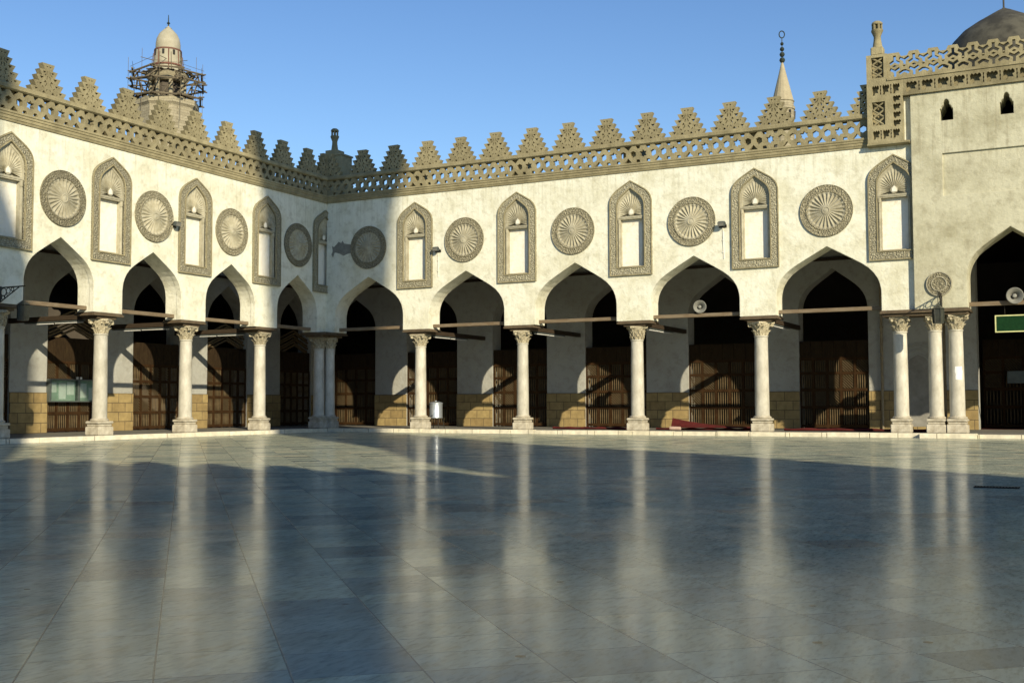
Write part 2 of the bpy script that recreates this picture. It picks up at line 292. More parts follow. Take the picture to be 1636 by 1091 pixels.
def join(mes, name, m, parent=None):
    bm = bmesh.new()
    for me in mes: bm.from_mesh(me); bpy.data.meshes.remove(me)
    me = bpy.data.meshes.new(name); bm.to_mesh(me); bm.free(); return finish(name, me, m, parent)
KP = [(1, 0), (.992, .08), (.972, .18), (.935, .28), (.87, .39), (.775, .50), (.65, .60), (.48, .71), (.25, .85), (0, 1)]
def keel(c, a, zs, z1):
    L = [(c - a * p, zs + (z1 - zs) * q) for p, q in KP]; Rr = [(c + a * p, zs + (z1 - zs) * q) for p, q in KP[:-1]][::-1]
    return L + Rr
def keel_closed(c, a, z0, zs, z1): return [(c - a, z0)] + keel(c, a, zs, z1) + [(c + a, z0)]
def arcade_outline(x0, x1, zb, zt, arches):
    o = [(x0, zb)]
    for (c, a, zs, z1) in arches: o += [(c - a, zb)] + keel(c, a, zs, z1) + [(c + a, zb)]
    return o + [(x1, zb), (x1, zt), (x0, zt)]
def poly(n, rr, cx, cz, ph=0.0): return [(cx + rr * math.cos(2 * math.pi * i / n + ph), cz + rr * math.sin(2 * math.pi * i / n + ph)) for i in range(n)]
def star(cx, cz, ro, ri, ph=R(90)): return [(cx + (ro if i % 2 == 0 else ri) * math.cos(math.pi * i / 6 + ph), cz + (ro if i % 2 == 0 else ri) * math.sin(math.pi * i / 6 + ph)) for i in range(12)]

# ------------------------------------------------------------------ setting: ground, court, platform
def sheet(name, pts, z, m, kind='structure'):
    bm = bmesh.new(); bm.faces.new([bm.verts.new((x, y, z)) for x, y in pts]); o = bmobj(name, bm, m); o['kind'] = kind; return o
sheet('ground', [(-1500, -1500), (1500, -1500), (1500, 1500), (-1500, 1500)], -0.35, mat('city_ground', (0.2, 0.18, 0.13), 0.95, .2, .2, col2=(.15, .13, .1)))
sheet('courtyard_floor', [(0.2, -38.5), (62, -38.5), (62, -0.2), (0.2, -0.2)], -0.13, m_floor)
def prism(name, pts, z0, z1, m):
    bm = bmesh.new(); b = [bm.verts.new((x, y, z0)) for x, y in pts]; t = [bm.verts.new((x, y, z1)) for x, y in pts]
    bm.faces.new(b[::-1]); bm.faces.new(t)
    for i in range(len(pts)): j = (i + 1) % len(pts); bm.faces.new((b[i], b[j], t[j], t[i]))
    return bmobj(name, bm, m)
prism('portico_floor', [(-20, 20), (-20, -30), (0.10, -30), (0.10, -0.10), (46, -0.10), (46, 20)], -0.3, 0.0, m_cement)['kind'] = 'structure'
bm = bmesh.new(); random.seed(3)
def kerbrun(bm, along, a0, a1, edge):
    t = a0
    while t < a1:
        L = random.uniform(0.9, 1.6); e = min(t + L, a1); dz = random.uniform(-.008, .008); dd = random.uniform(-.012, .012)
        if along == 'x': vs = box(bm, t, e - .012, -edge - dd, 0.104 - .2, -0.29, 0.006 + dz)
        else: vs = box(bm, 0.096, edge + dd, -e + .012, -t, -0.29, 0.006 + dz)
        t = e
kerbrun(bm, 'x', 0.36, 22.5, 0.36); kerbrun(bm, 'y', 0.36, 29, 0.36); kerbrun(bm, 'x', 26.3, 45, 0.36)
box(bm, 22.5, 24.1, -.62, -.09, -0.29, 0.012)
bmesh.ops.bevel(bm, geom=bm.edges[:], offset=0.014, segments=2, affect='EDGES')
bmobj('marble_kerb', bm, m_kerb)['kind'] = 'structure'
bm = bmesh.new(); box(bm, 24.12, 26.28, -.30, -.12, -.29, -.02); bmobj('doorway_threshold', bm, m_kerb)['kind'] = 'structure'
bm = bmesh.new()
for k in range(14): box(bm, -.24 + k * .036, -.225 + k * .036, -.07, .07, 0, .012)
box(bm, -.26, .26, -.09, -.075, 0, .014); box(bm, -.26, .26, .075, .09, 0, .014)
gr = bmobj('drain_grate', bm, m_iron, loc=(26.1, -21.3, -.129)); tag(gr, 'small dark iron drain grate set flat in the pale court floor', 'grate')

# ------------------------------------------------------------------ arcade pieces (each made once, shared by copies)
def crenel_mesh(half=None):
    th = 0.19; tops = [1.31, 1.09, .88, .66, .45]; bots = [1.10, .88, .67, .47, .29]
    Rr = []
    for i in range(5): Rr += [(bots[i] / 2, i * th), (tops[i] / 2, (i + 1) * th - .012 * (i < 4))]
    if half is None: out = Rr + [(-x, z) for x, z in Rr[::-1]]
    else: out = [(0, 0)] + [(x * half, z) for x, z in Rr] + [(0, 5 * th)]
    tri = lambda x, z, s0, up=1, s=0: tri0(x, z, s0 * 1.2, up)
    tri0 = lambda x, z, s, up: [(x - s, z + s * .6 * up), (x + s, z + s * .6 * up), (x, z - s * .7 * up)]
    slit = lambda x, z, w, h, a: [(x + dx * math.cos(a) - dz * math.sin(a), z + dx * math.sin(a) + dz * math.cos(a)) for dx, dz in ((-w, -h), (w, -h), (w, h), (-w, h))]
    H = []
    for sg in (1, -1):
        H += [tri(sg * .055, .85, .03), tri(sg * .15, .67, .045), slit(sg * .055, .665, .012, .05, sg * .1), slit(sg * .115, .60, .014, .03, sg * .8),
              tri(sg * .245, .49, .06), slit(sg * .05, .52, .016, .05, sg * .25), tri(sg * .115, .405, .045, -1), slit(sg * .085, .30, .015, .055, sg * .5),
              tri(sg * .29, .30, .045), slit(sg * .20, .22, .014, .035, -sg * .7), tri(sg * .44, .115, .05), tri(sg * .31, .085, .022, -1), tri(sg * .165, .085, .05, -1), slit(sg * .06, .15, .014, .03, sg * .6), tri(sg * .38, .30, .022)]
    if half is not None: H = [h for h in H if min(half * x for x, z in h) > .02]
    return plate_me(out, H, 0, .2, 'crenel')
me_cren = crenel_mesh(); me_cren.materials.append(m_stone)
NICHE_IN = keel_closed(0, .50, 5.68, 7.78, 8.43)
def niche_parts():
    P = {}
    out = keel_closed(0, .785, 5.38, 7.93, 8.71)
    fr = plate_me(out, [NICHE_IN], -.055, .03)
    # thin raised lips of the frame
    l1 = plate_me(out, [keel_closed(0, .755, 5.41, 7.92, 8.665)], -.08, -.05)
    l2 = plate_me(keel_closed(0, .535, 5.645, 7.79, 8.475), [keel_closed(0, .502, 5.678, 7.78, 8.435)], -.08, -.05)
    P['frame'] = (fr, m_carve2)
    bm = bmesh.new()
    for me in (l1, l2): bm.from_mesh(me)
    me = bpy.data.meshes.new('lip'); bm.to_mesh(me); bm.free(); P['lip'] = (me, m_stone)
    # fluted keel hood
    bm = bmesh.new(); zc = 7.60; N = 96; K = 9
    def edge(t):
        dx, dz = math.cos(t), math.sin(t); best = 5
        pts = keel(0, .44, 7.78, 8.35); pts = [(-.44, 7.46)] + pts + [(.44, 7.46)]
        for (ax, az), (bx, bz) in zip(pts, pts[1:] + pts[:1]):
            ex, ez = bx - ax, bz - az; den = dx * ez - dz * ex
            if abs(den) < 1e-9: continue
            s = ((ax) * ez - (az - zc) * ex) / den; q = ((ax) * dz - (az - zc) * dx) / den
            if s > 1e-6 and -1e-6 <= q <= 1 + 1e-6: best = min(best, s)
        return best
    grid = []
    for i in range(N + 1):
        t = R(-18) + (R(216)) * i / N; ed = edge(t); row = []
        for k in range(K + 1):
            q = .10 / ed + (1 - .10 / ed) * k / K; rr = ed * q
            fl = (.5 - .5 * math.cos(2 * math.pi * i / N * 21)) ** .7; y = .02 + .022 * (1 - q) + .036 * fl * math.sin(math.pi * min(1, q * 1.02)) ** .5 * (1 if k < K else 0)
            row.append(bm.verts.new((rr * math.cos(t), y, zc + rr * math.sin(t))))
        grid.append(row)
    for a, b in zip(grid, grid[1:]):
        for k in range(K): bm.faces.new((a[k], b[k], b[k + 1], a[k + 1]))
    me = bpy.data.meshes.new('hood'); bm.to_mesh(me); bm.free(); 
    bm = bmesh.new(); bm.from_mesh(me); bpy.data.meshes.remove(me)
    hl = plate_me(NICHE_IN[:1] and ([(-.5, 7.43)] + keel(0, .5, 7.78, 8.43) + [(.5, 7.43)]), [[(-.44, 7.46)] + keel(0, .44, 7.78, 8.35) + [(.44, 7.46)]], .0, .12); bm.from_mesh(hl); bpy.data.meshes.remove(hl)
    bk = plate_me([(-.5, 7.43)] + keel(0, .5, 7.78, 8.43) + [(.5, 7.43)], [], .13, .17); bm.from_mesh(bk); bpy.data.meshes.remove(bk)
    box(bm, -.5, .5, .002, .13, 7.40, 7.44); box(bm, -.5, .5, .02, .12, 7.36, 7.40)
    me = bpy.data.meshes.new('hood'); bm.to_mesh(me); bm.free(); hd = plate_me(poly(20, .115, 0, 7.60), [], .036, .07); bm = bmesh.new(); bm.from_mesh(me); bm.from_mesh(hd); bm.to_mesh(me); bm.free(); bpy.data.meshes.remove(hd); P['hood'] = (me, m_hood)
    P['light_opening'] = (plate_me([(-.075, 7.53), (.075, 7.53), (.075, 7.64), (0, 7.73), (-.075, 7.64)], [], .028, .09), m_panel)
    bm = bmesh.new()
    for s in (-1, 1):
        x0, x1 = sorted((s * .40, s * .5)); box(bm, x0, x1, .05, .2, 5.68, 7.36)
        lathe(bm, [(.05, 5.69), (.05, 5.76), (.034, 5.78), (.034, 7.2), (.05, 7.22), (.058, 7.34), (.058, 7.36)], 10, s * .455, .045)
    box(bm, -.5, .5, .05, .2, 5.68, 5.72)
    me = bpy.data.meshes.new('colonnettes'); bm.to_mesh(me); bm.free(); P['colonnette'] = (me, m_hood)
    bm = bmesh.new(); box(bm, -.4, .4, .17, .2, 5.72, 7.37); me = bpy.data.meshes.new('panel'); bm.to_mesh(me); bm.free(); P['panel'] = (me, m_panel)
    for me, m in P.values(): me.materials.clear(); me.materials.append(m)
    return P
NP = niche_parts()
def rosette_parts():
    P = {}
    bm = bmesh.new(); N = 192
    prof = [(.835, .0), (.845, -.03), (.83, -.06), (.81, -.045), (.66, -.045), (.635, -.065), (.60, -.06), (.585, -.02)]
    rings = [[bm.verts.new((rr * math.cos(2 * math.pi * i / 96), y, rr * math.sin(2 * math.pi * i / 96))) for i in range(96)] for rr, y in prof]
    for a, b in zip(rings, rings[1:]):
        for i in range(96): j = (i + 1) % 96; bm.faces.new((a[i], a[j], b[j], b[i]))
    bmesh.ops.recalc_face_normals(bm, faces=bm.faces[:]); me = bpy.data.meshes.new('ring'); bm.to_mesh(me); bm.free(); P['ring'] = (me, m_carve)
    bm = bmesh.new(); K = 12; rows = []
    for k in range(K + 1):
        rr = .12 + (.60 - .12) * k / K; q = k / K; row = []
        for i in range(N):
            fl = (.5 - .5 * math.cos(2 * math.pi * i / N * 24)) ** .8
            amp = .0 if k == 0 else (.055 * math.sin(math.pi * min(q, .88) / .88 * .5) if q < .88 else .02)
            row.append(bm.verts.new((rr * math.cos(2 * math.pi * i / N), -.085 + .035 * q + amp * fl, rr * math.sin(2 * math.pi * i / N))))
        rows.append(row)
    for a, b in zip(rows, rows[1:]):
        for i in range(N): j = (i + 1) % N; bm.faces.new((a[i], a[j], b[j], b[i]))
    me = bpy.data.meshes.new('fluted_disc'); bm.to_mesh(me); bm.free(); P['fluted_disc'] = (me, m_hood)
    bm = bmesh.new(); rows = [[bm.verts.new((rr * math.cos(2 * math.pi * i / 32), y, rr * math.sin(2 * math.pi * i / 32))) for i in range(32)] for rr, y in ((.135, -.07), (.13, -.095), (.10, -.105), (.09, -.085), (.05, -.10), (.01, -.105))]
    for a, b in zip(rows, rows[1:]):
        for i in range(32): j = (i + 1) % 32; bm.faces.new((a[i], a[j], b[j], b[i]))
    bm.faces.new(rows[-1]); me = bpy.data.meshes.new('hub'); bm.to_mesh(me); bm.free(); P['hub'] = (me, m_hood)
    for me, m in P.values(): me.materials.clear(); me.materials.append(m)
    return P
RP = rosette_parts()
def add_niche(par, x, z=0.0):
    fr = inst('niche', NP['frame'][0], par, (x, 0, z))
    for k in ('lip', 'hood', 'light_opening', 'colonnette', 'panel'): inst('niche_' + k, NP[k][0], fr)
    return fr
def add_rosette(par, x, z, s=1.0):
    rg = inst('rosette', RP['ring'][0], par, (x, -.002, z)); rg.scale = (s, 1, s); rg.rotation_euler = (0, random.uniform(0, 6), 0)
    inst('fluted_disc', RP['fluted_disc'][0], rg); inst('hub', RP['hub'][0], rg); return rg

def lattice(name, x0, x1, n, parent, ends=(0, 0)):
    p = (x1 - x0) / n; e = p / 3; H = []
    zb = 9.30; zc = zb + .315
    for i in range(n):
        o = x0 + i * p
        for k, dx in enumerate((e * .5, e * 1.5, e * 2.5)):
            cx = o + dx
            if k == 0: H.append(star(cx, zc, .152, .092))
            else: H.append(poly(6, .122, cx, zc, R(90)))
        # rows of openings above and below
        for dx, w in ((e * 1.0, .088), (e * 2.0, .15), (e * 3.0, .088)):
            cx = o + dx
            if cx + w > x1 - .01: continue
            if w < .1:
                H.append([(cx - w, zb + .608), (cx - w * .6, zb + .505), (cx + w * .6, zb + .505), (cx + w, zb + .608)])
                H.append([(cx - w, zb + .02), (cx + w, zb + .02), (cx + w * .6, zb + .12), (cx - w * .6, zb + .12)])
            else:
                H.append([(cx - w, zb + .608), (cx - w * .5, zb + .53), (cx, zb + .43), (cx + w * .5, zb + .53), (cx + w, zb + .608)])
                H.append([(cx - w, zb + .02), (cx + w, zb + .02), (cx + w * .5, zb + .10), (cx, zb + .19), (cx - w * .5, zb + .10)])
    return plate(name, [(x0, zb), (x1, zb), (x1, zb + .62), (x0, zb + .62)], H, -.01, .14, m_stone, parent)
def moulding(name, prof, x0, x1, m, parent):
    """profile (y, z) run along x"""
    bm = bmesh.new(); a = [bm.verts.new((x0, y, z)) for y, z in prof]; b = [bm.verts.new((x1, y, z)) for y, z in prof]
    for i in range(len(prof)): j = (i + 1) % len(prof); bm.faces.new((a[i], a[j], b[j], b[i]))
    bm.faces.new(a[::-1]); bm.faces.new(b); return bmobj(name, bm, m, parent)
CORN = [(.3, 9.002), (-.035, 9.002), (-.05, 9.06), (-.07, 9.075), (-.07, 9.15), (-.095, 9.165), (-.095, 9.225), (-.12, 9.24), (-.12, 9.30), (.3, 9.30)]
RAIL = [(.26, 9.915), (-.03, 9.915), (-.075, 9.95), (-.075, 10.05), (-.055, 10.075), (.26, 10.075)]
def facade(par, x0, x1, arches, niches, rosettes, crens, latn, lat0, lat1, bx, th=.8):
    holes = [keel_closed(n, .50, 5.68, 7.78, 8.43) for n in niches]
    f1 = plate_me(arcade_outline(x0, x1, 3.8, 9.0, arches), holes, 0, .2)
    f2 = plate_me(arcade_outline(x0, x1, 3.8, 9.0, arches), [], .2, th)
    wl = join([f1, f2], 'wall', m_plaster, par)
    for n in niches: add_niche(par, n)
    for n in rosettes: add_rosette(par, n, 7.095)
    moulding('cornice', CORN, lat0, lat1, m_stone, par); moulding('parapet_rail', RAIL, lat0, lat1, m_stone, par)
    lattice('lattice_band', lat0, lat1, latn, par)
    for c in crens:
        o = inst('crenel', me_cren, par, (c + random.uniform(-.02, .02), random.uniform(-.012, .012), 10.068)); o.rotation_euler = (R(random.uniform(-.8, .8)), R(random.uniform(-.9, .9)), R(random.uniform(-1.5, 1.5))); o.scale = (random.uniform(.96, 1.03), 1, random.uniform(.97, 1.025))
    for b in bx:
        bm = bmesh.new(); box(bm, b - .32, b + .32, .142, .75, 9.0, 9.91); bmobj('buttress', bm, m_stone, par)
    for (c, a, zs, z1) in arches:
        bm = bmesh.new(); box(bm, c - a - .28, c + a + .05, .30, .42, 3.86, 3.985); bmesh.ops.bevel(bm, geom=bm.edges[:], offset=.012, segments=1, affect='EDGES')
        bmobj('tie_beam', bm, m_tie, par)
    return wl

# ---- A: the long arcade on the right
A_arch = [(2.03, 1.61, 4.42, 5.94), (6.43, 1.62, 4.42, 5.93), (10.9, 1.585, 4.42, 5.96), (15.30, 1.57, 4.42, 5.93), (19.74, 1.655, 4.42, 5.95)]
arcA = thing('arcade_wall', 'long sunlit plaster wall of five wide keel arches right of the corner', 'building')
facade(arcA, 0, 22.4, A_arch, [4.20, 8.60, 13.05, 17.43, 21.84], [2.03, 6.37, 10.84, 15.25, 19.75], [1.67 + 1.495 * k for k in range(13)] + [21.1], 19, .0, 21.12, [4.2, 8.6, 13.05, 17.4])
# ---- B: the arcade on the left (local x runs towards the corner)
B_arch = [(-20.6, 1.28, 4.55, 5.93), (-16.85, 1.28, 4.55, 5.93), (-13.07, 1.28, 4.55, 5.93), (-9.36, 1.29, 4.55, 5.92), (-5.6, 1.29, 4.55, 5.94), (-1.83, 1.22, 4.55, 5.93)]
arcB = thing('arcade_wall', 'receding plaster arcade wall left of the corner, below the scaffolded minaret', 'building', rotz=R(90))
facade(arcB, -24.5, .9, B_arch, [-22.4, -18.7, -14.92, -11.17, -7.47, -3.72, -.14], [-20.6, -16.85, -13.03, -9.36, -5.62, -1.85], [-1.12 - 1.563 * k for k in range(15)], 22, -24.44, .0, [-3.7, -7.5, -11.2, -14.9], .7)
# folded crenel on the corner itself
cc = crenel_mesh(1); cc.materials.append(m_stone); inst('corner_crenel', cc, arcA, (.0, 0, 10.07))
cb = crenel_mesh(-1); cb.materials.append(m_stone); inst('corner_crenel', cb, arcB, (0, 0, 10.07))
# square corner turret with a small lantern finial
def finial(par, x, y, z, h, s=1.0):
    bm = bmesh.new()
    lathe(bm, [(.17 * s, z), (.15 * s, z + .05 * h), (.115 * s, z + .3 * h), (.11 * s, z + .42 * h), (.16 * s, z + .56 * h), (.185 * s, z + .62 * h), (.185 * s, z + .66 * h), (.12 * s, z + .665 * h)], 12, x, y)
    for k in range(6): a = k * math.pi / 3; tube(bm, (x + .13 * s * math.cos(a), y + .13 * s * math.sin(a), z + .66 * h), (x + .13 * s * math.cos(a), y + .13 * s * math.sin(a), z + .86 * h), .035 * s, None, 6)
    tube(bm, (x, y, z + .66 * h), (x, y, z + .86 * h), .05 * s)
    lathe(bm, [(.165 * s, z + .85 * h), (.175 * s, z + .88 * h), (.16 * s, z + .93 * h), (.10 * s, z + .98 * h), (.02, z + h)], 12, x, y)
    return bmobj('finial', bm, m_stone, par, True)
tur = thing('corner_turret', 'small dark stone turret with a knobbed finial behind the crenels in the corner', 'turret', (-1.33, 2.0, 9.0))
bm = bmesh.new(); box(bm, -.5, .62, -.1, .7, 0, 2.45); box(bm, -.54, .66, -.14, .74, 2.45, 2.52); box(bm, -.22, .36, -.05, .5, 2.52, 2.72); bmobj('block', bm, m_stone, tur)
finial(tur, .08, .2, 2.70, 1.0)
# bare cement patch and small fittings on the wall
plate('cement_patch', [(.24, 6.93), (.30, 7.05), (.27, 7.27), (.36, 7.22), (.5, 7.33), (.58, 7.42), (.72, 7.36), (.78, 7.45), (.86, 7.33), (1.18, 7.27), (1.24, 7.1), (1.26, 6.95), (1.0, 6.9), (.83, 6.84), (.66, 6.93), (.5, 6.98), (.4, 7.0), (.32, 6.8)], [], -.006, .01, m_cementpatch, arcA)
for par, x, z in ((arcA, 16.34, 6.93), (arcA, 5.22, 6.82), (arcB, -8.5, 6.95)):
    bm = bmesh.new(); tube(bm, (x + .02, -.012, 5.75), (x - .01, -.012, z - .12), .014, .014, 8); [box(bm, x - .035, x + .035, -.02, .005, zz, zz + .05) for zz in (5.95, 6.35)]; bmobj('cable_conduit', bm, m_panel, par)
def floodlight(loc, rotz, label):
    t = thing('floodlight', label, 'floodlight', loc, rotz, 'floodlights on the arcade walls')
    bm = bmesh.new(); box(bm, -.12, .12, -.26, -.12, -.06, .10, Matrix.Rotation(R(18), 4, 'X')); bmesh.ops.bevel(bm, geom=bm.edges[:], offset=.02, segments=2, affect='EDGES'); bmobj('housing', bm, m_casefr, t)
    bm = bmesh.new(); box(bm, -.095, .095, -.275, -.262, -.035, .075, Matrix.Rotation(R(18), 4, 'X')); bmobj('lens', bm, m_horn, t)
    bm = bmesh.new(); tube(bm, (-.1, 0, -.1), (-.13, -.19, .0), .014); tube(bm, (.1, 0, -.1), (.13, -.19, .0), .014); box(bm, -.13, .13, -.03, .0, -.15, -.05); bmobj('bracket', bm, m_iron, t)
floodlight((16.34, 0, 6.95), 0, 'small floodlight on the sunlit wall between the fourth roundel and fourth niche')
floodlight((5.22, 0, 6.84), 0, 'small floodlight beside the first niche right of the corner')
floodlight((0, -8.5, 7.0), R(90), 'small floodlight on the left arcade wall between roundel and niche')

# ---- the projecting bay at the right end
bay = thing('projecting_bay', 'tall weathered projecting bay with pierced cresting and keyhole windows at the right end', 'building')
bx0, bx1 = 22.40, 27.90; bar = [(25.15, 1.235, 4.75, 6.17)]
def keyhole(c, z): return [(c - .19, z), (c + .19, z), (c + .19, z + .36), (c + .15, z + .38), (c + .15, z + .43), (c + .08, z + .50), (c + .085, z + .56), (c + .05, z + .64), (c, z + .67), (c - .05, z + .64), (c - .085, z + .56), (c - .08, z + .50), (c - .15, z + .43), (c - .15, z + .38), (c - .19, z + .36)]
kh = [keyhole(23.45, 9.56), keyhole(25.14, 9.55), keyhole(26.83, 9.55)]
b1 = plate_me(arcade_outline(bx0, bx1, 3.8, 10.47, bar), kh + [[(23.30, 7.24), (27.0, 7.24), (27.0, 8.55), (23.30, 8.55)]], -.16, -.10)
b2 = plate_me(arcade_outline(bx0, bx1, 3.8, 10.47, bar), kh, -.10, .9)
join([b1, b2], 'wall', m_bay, bay)
bm = bmesh.new(); box(bm, bx0, bx1, .9, 7, 7.4, 7.5); box(bm, bx0, bx1, .9, 7, 10.4, 10.5); box(bm, bx0, bx1, 6.9, 7, 7.5, 10.4); box(bm, bx0, bx0 + .1, .9, 6.9, 7.5, 10.4); box(bm, bx1 - .1, bx1, .9, 6.9, 7.5, 10.4); bmobj('sky_blocking_box', bm, m_hall, bay)  # closed dark box added behind the keyhole windows so no sky shows through
bm = bmesh.new(); box(bm, 25.15 - 1.4, 25.15 + 1.3, .3, .42, 3.86, 3.985); bmobj('tie_beam', bm, m_tie, bay)
# carved corner panel
def notch(x, z, w, h): return [(x, z), (x + w * .35, z), (x + w * .45, z + h * .25), (x + w * .9, z + h * .2), (x + w * .8, z + h * .5), (x + w, z + h * .6), (x + w, z + h * .82), (x + w * .83, z + h), (x + w * .66, z + h * .86), (x + w * .5, z + h), (x + w * .33, z + h * .86), (x + w * .16, z + h), (x, z + h * .82)]
def slitp(x, z, h): return [(x, z), (x + .045, z), (x + .03, z + h * .35), (x + .045, z + h * .5), (x + .03, z + h * .7), (x + .045, z + h), (x, z + h), (x + .012, z + h * .7), (x, z + h * .5), (x + .012, z + h * .3)]
H = [[(21.27, 11.12), (21.64, 11.12), (21.64, 11.78), (21.27, 11.78)], [(21.27, 9.62), (21.66, 9.62), (21.66, 10.36), (21.27, 10.36)]]
for k in range(2): H += [notch(21.28 + k * .31, 10.57, .21, .32), slitp(21.28 + k * .31 + .235, 10.58, .29)]
H += [notch(21.9, 10.57, .21, .32)]
for k in range(4): H += [notch(21.90, 9.53 + k * .255, .23, .21)]
for k in range(3): H += [notch(21.28 + k * .30, 9.17, .21, .29)]
for k in range(2): H += [slitp(21.28 + k * .30 + .225, 9.18, .27)]
po = [(21.12, 9.06), (22.19, 9.06), (22.19, 10.47), (22.22, 10.47), (22.22, 10.99), (21.74, 10.99), (21.74, 11.87), (21.12, 11.87)]
q1 = plate_me(po, H, -.24, -.06); q2 = plate_me(po, [], -.06, .3)
join([q1, q2], 'carved_pier', m_stone, bay)
bm = bmesh.new(); box(bm, 22.192, 22.398, -.02, .3, 9.0, 10.47); bmobj('wall_return', bm, m_plaster, bay)
moulding('pier_sill', [(.3, 8.97), (-.2, 8.97), (-.26, 9.0), (-.26, 9.058), (.3, 9.058)], 21.10, 22.37, m_stone, bay)
bm = bmesh.new()  # interlace in the two pier panels
for (za, zb2) in ((11.12, 11.78), (9.62, 10.36)):
    for k in range(3):
        z = za + (zb2 - za) * k / 3; d = (zb2 - za) / 3
        for s in (0, 1):
            xa, xb = (21.30, 21.62) if (k + s) % 2 else (21.62, 21.30)
            tube(bm, (xa, -.17, z + .01), (xb, -.17, z + d - .01), .03, None, 6)
    bmobj('interlace', bm, m_stone, bay); bm = bmesh.new()
bm.free()
# frieze of little notched niches
H = []; x = 22.30
while x < 27.7: H += [notch(x, 10.57, .32, .32), slitp(x + .36, 10.58, .29)]; x += .462
f1 = plate_me([(22.222, 10.475), (27.9, 10.475), (27.9, 10.99), (22.222, 10.99)], H, -.24, -.06); f2 = plate_me([(22.222, 10.475), (27.9, 10.475), (27.9, 10.99), (22.222, 10.99)], [], -.06, .3)
join([f1, f2], 'notched_frieze', m_stone, bay)
moulding('frieze_ledge', [(.3, 10.992), (-.27, 10.992), (-.27, 11.05), (-.22, 11.075), (.3, 11.075)], 21.742, 27.9, m_stone, bay)
# pierced cresting of Y-shaped openings
def yhole(cx, cz, up, L=.168, wd=.044):
    pts = []
    for k in range(3):
        a = R(90 + 120 * k) + (0 if up else math.pi); d = Vector((math.cos(a), math.sin(a))); nrm = Vector((-d.y, d.x))
        a2 = a + R(60); inner = Vector((math.cos(a2), math.sin(a2))) * wd * 1.155
        pts += [tuple(Vector((cx, cz)) + d * L * (1 if True else 1) - nrm * wd), tuple(Vector((cx, cz)) + d * L + nrm * wd), tuple(Vector((cx, cz)) + inner)]
    return pts
H = []; px = .285; x = 21.97; i = 0; top = [(27.9, 11.86)]
zt = 11.86; tz = []
while x < 27.75:
    H.append(yhole(x, 11.27, i % 2 == 1)); H.append(yhole(x, 11.60, i % 2 == 0))
    if i % 2 == 0: H.append([(x - .07, 11.435), (x, 11.40), (x + .07, 11.435), (x, 11.47)])
    else: H.append(poly(6, .045, x, 11.435))
    if i % 2 == 1: tz += [(x + .15, zt), (x + .09, zt - .13), (x - .09, zt - .13), (x - .15, zt)]
    i += 1; x += px
out = [(21.742, 11.076), (27.9, 11.076), (27.9, zt)] + sorted(tz, key=lambda q: -q[0]) + [(21.742, zt)]
plate('pierced_cresting', out, H, -.2, -.04, m_stone, bay)
bm = bmesh.new(); box(bm, 21.25, 21.63, -.2, .16, 11.872, 12.14); bmesh.ops.bevel(bm, geom=bm.edges[:], offset=.03, segments=1, affect='EDGES'); bmobj('finial_block', bm, m_stone, bay)
finial(bay, 21.44, -.02, 12.13, .88)
rg = plate('medallion', poly(48, .375, 23.12, 4.545), [], -.20, -.14, m_carve, bay)
for ri, ro in ((.345, .37), (.20, .225)): plate('medallion_ring', poly(48, ro, 23.12, 4.545), [poly(48, ri, 23.12, 4.545)], -.222, -.198, m_hood, rg)
# wall carrying on beyond the bay, out of frame
arcC = thing('arcade_wall', 'continuation of the plaster arcade on the far side of the projecting bay', 'building')
facade(arcC, 27.9, 45, [(30.6, 1.6, 4.42, 5.95), (35.0, 1.6, 4.42, 5.95), (39.4, 1.6, 4.42, 5.95)], [32.8, 37.2], [30.6, 35.0, 39.4], [29 + 1.5 * k for k in range(10)], 15, 28.0, 45, [32.8, 37.2])

# ---- dome above the bay
dm = thing('dome', 'dark weathered keel dome with a thin spire rising behind the pierced cresting', 'dome', (24.45, 12.0, 0))
bm = bmesh.new(); lathe(bm, [(2.45, 10.4), (2.45, 13.6), (2.56, 13.62), (2.56, 13.8), (2.42, 13.82), (2.40, 14.3), (2.25, 14.95), (1.98, 15.42), (1.60, 15.82), (1.12, 16.14), (.63, 16.42), (.28, 16.62), (.08, 16.72), (.04, 16.76)], 48); bmobj('shell', bm, m_dome, dm, True)
bm = bmesh.new(); tube(bm, (0, 0, 16.7), (0, 0, 18.6), .035); lathe(bm, [(.03, 17.6), (.11, 17.7), (.11, 17.8), (.03, 17.9)], 12); bmobj('spire', bm, m_iron, dm, True)

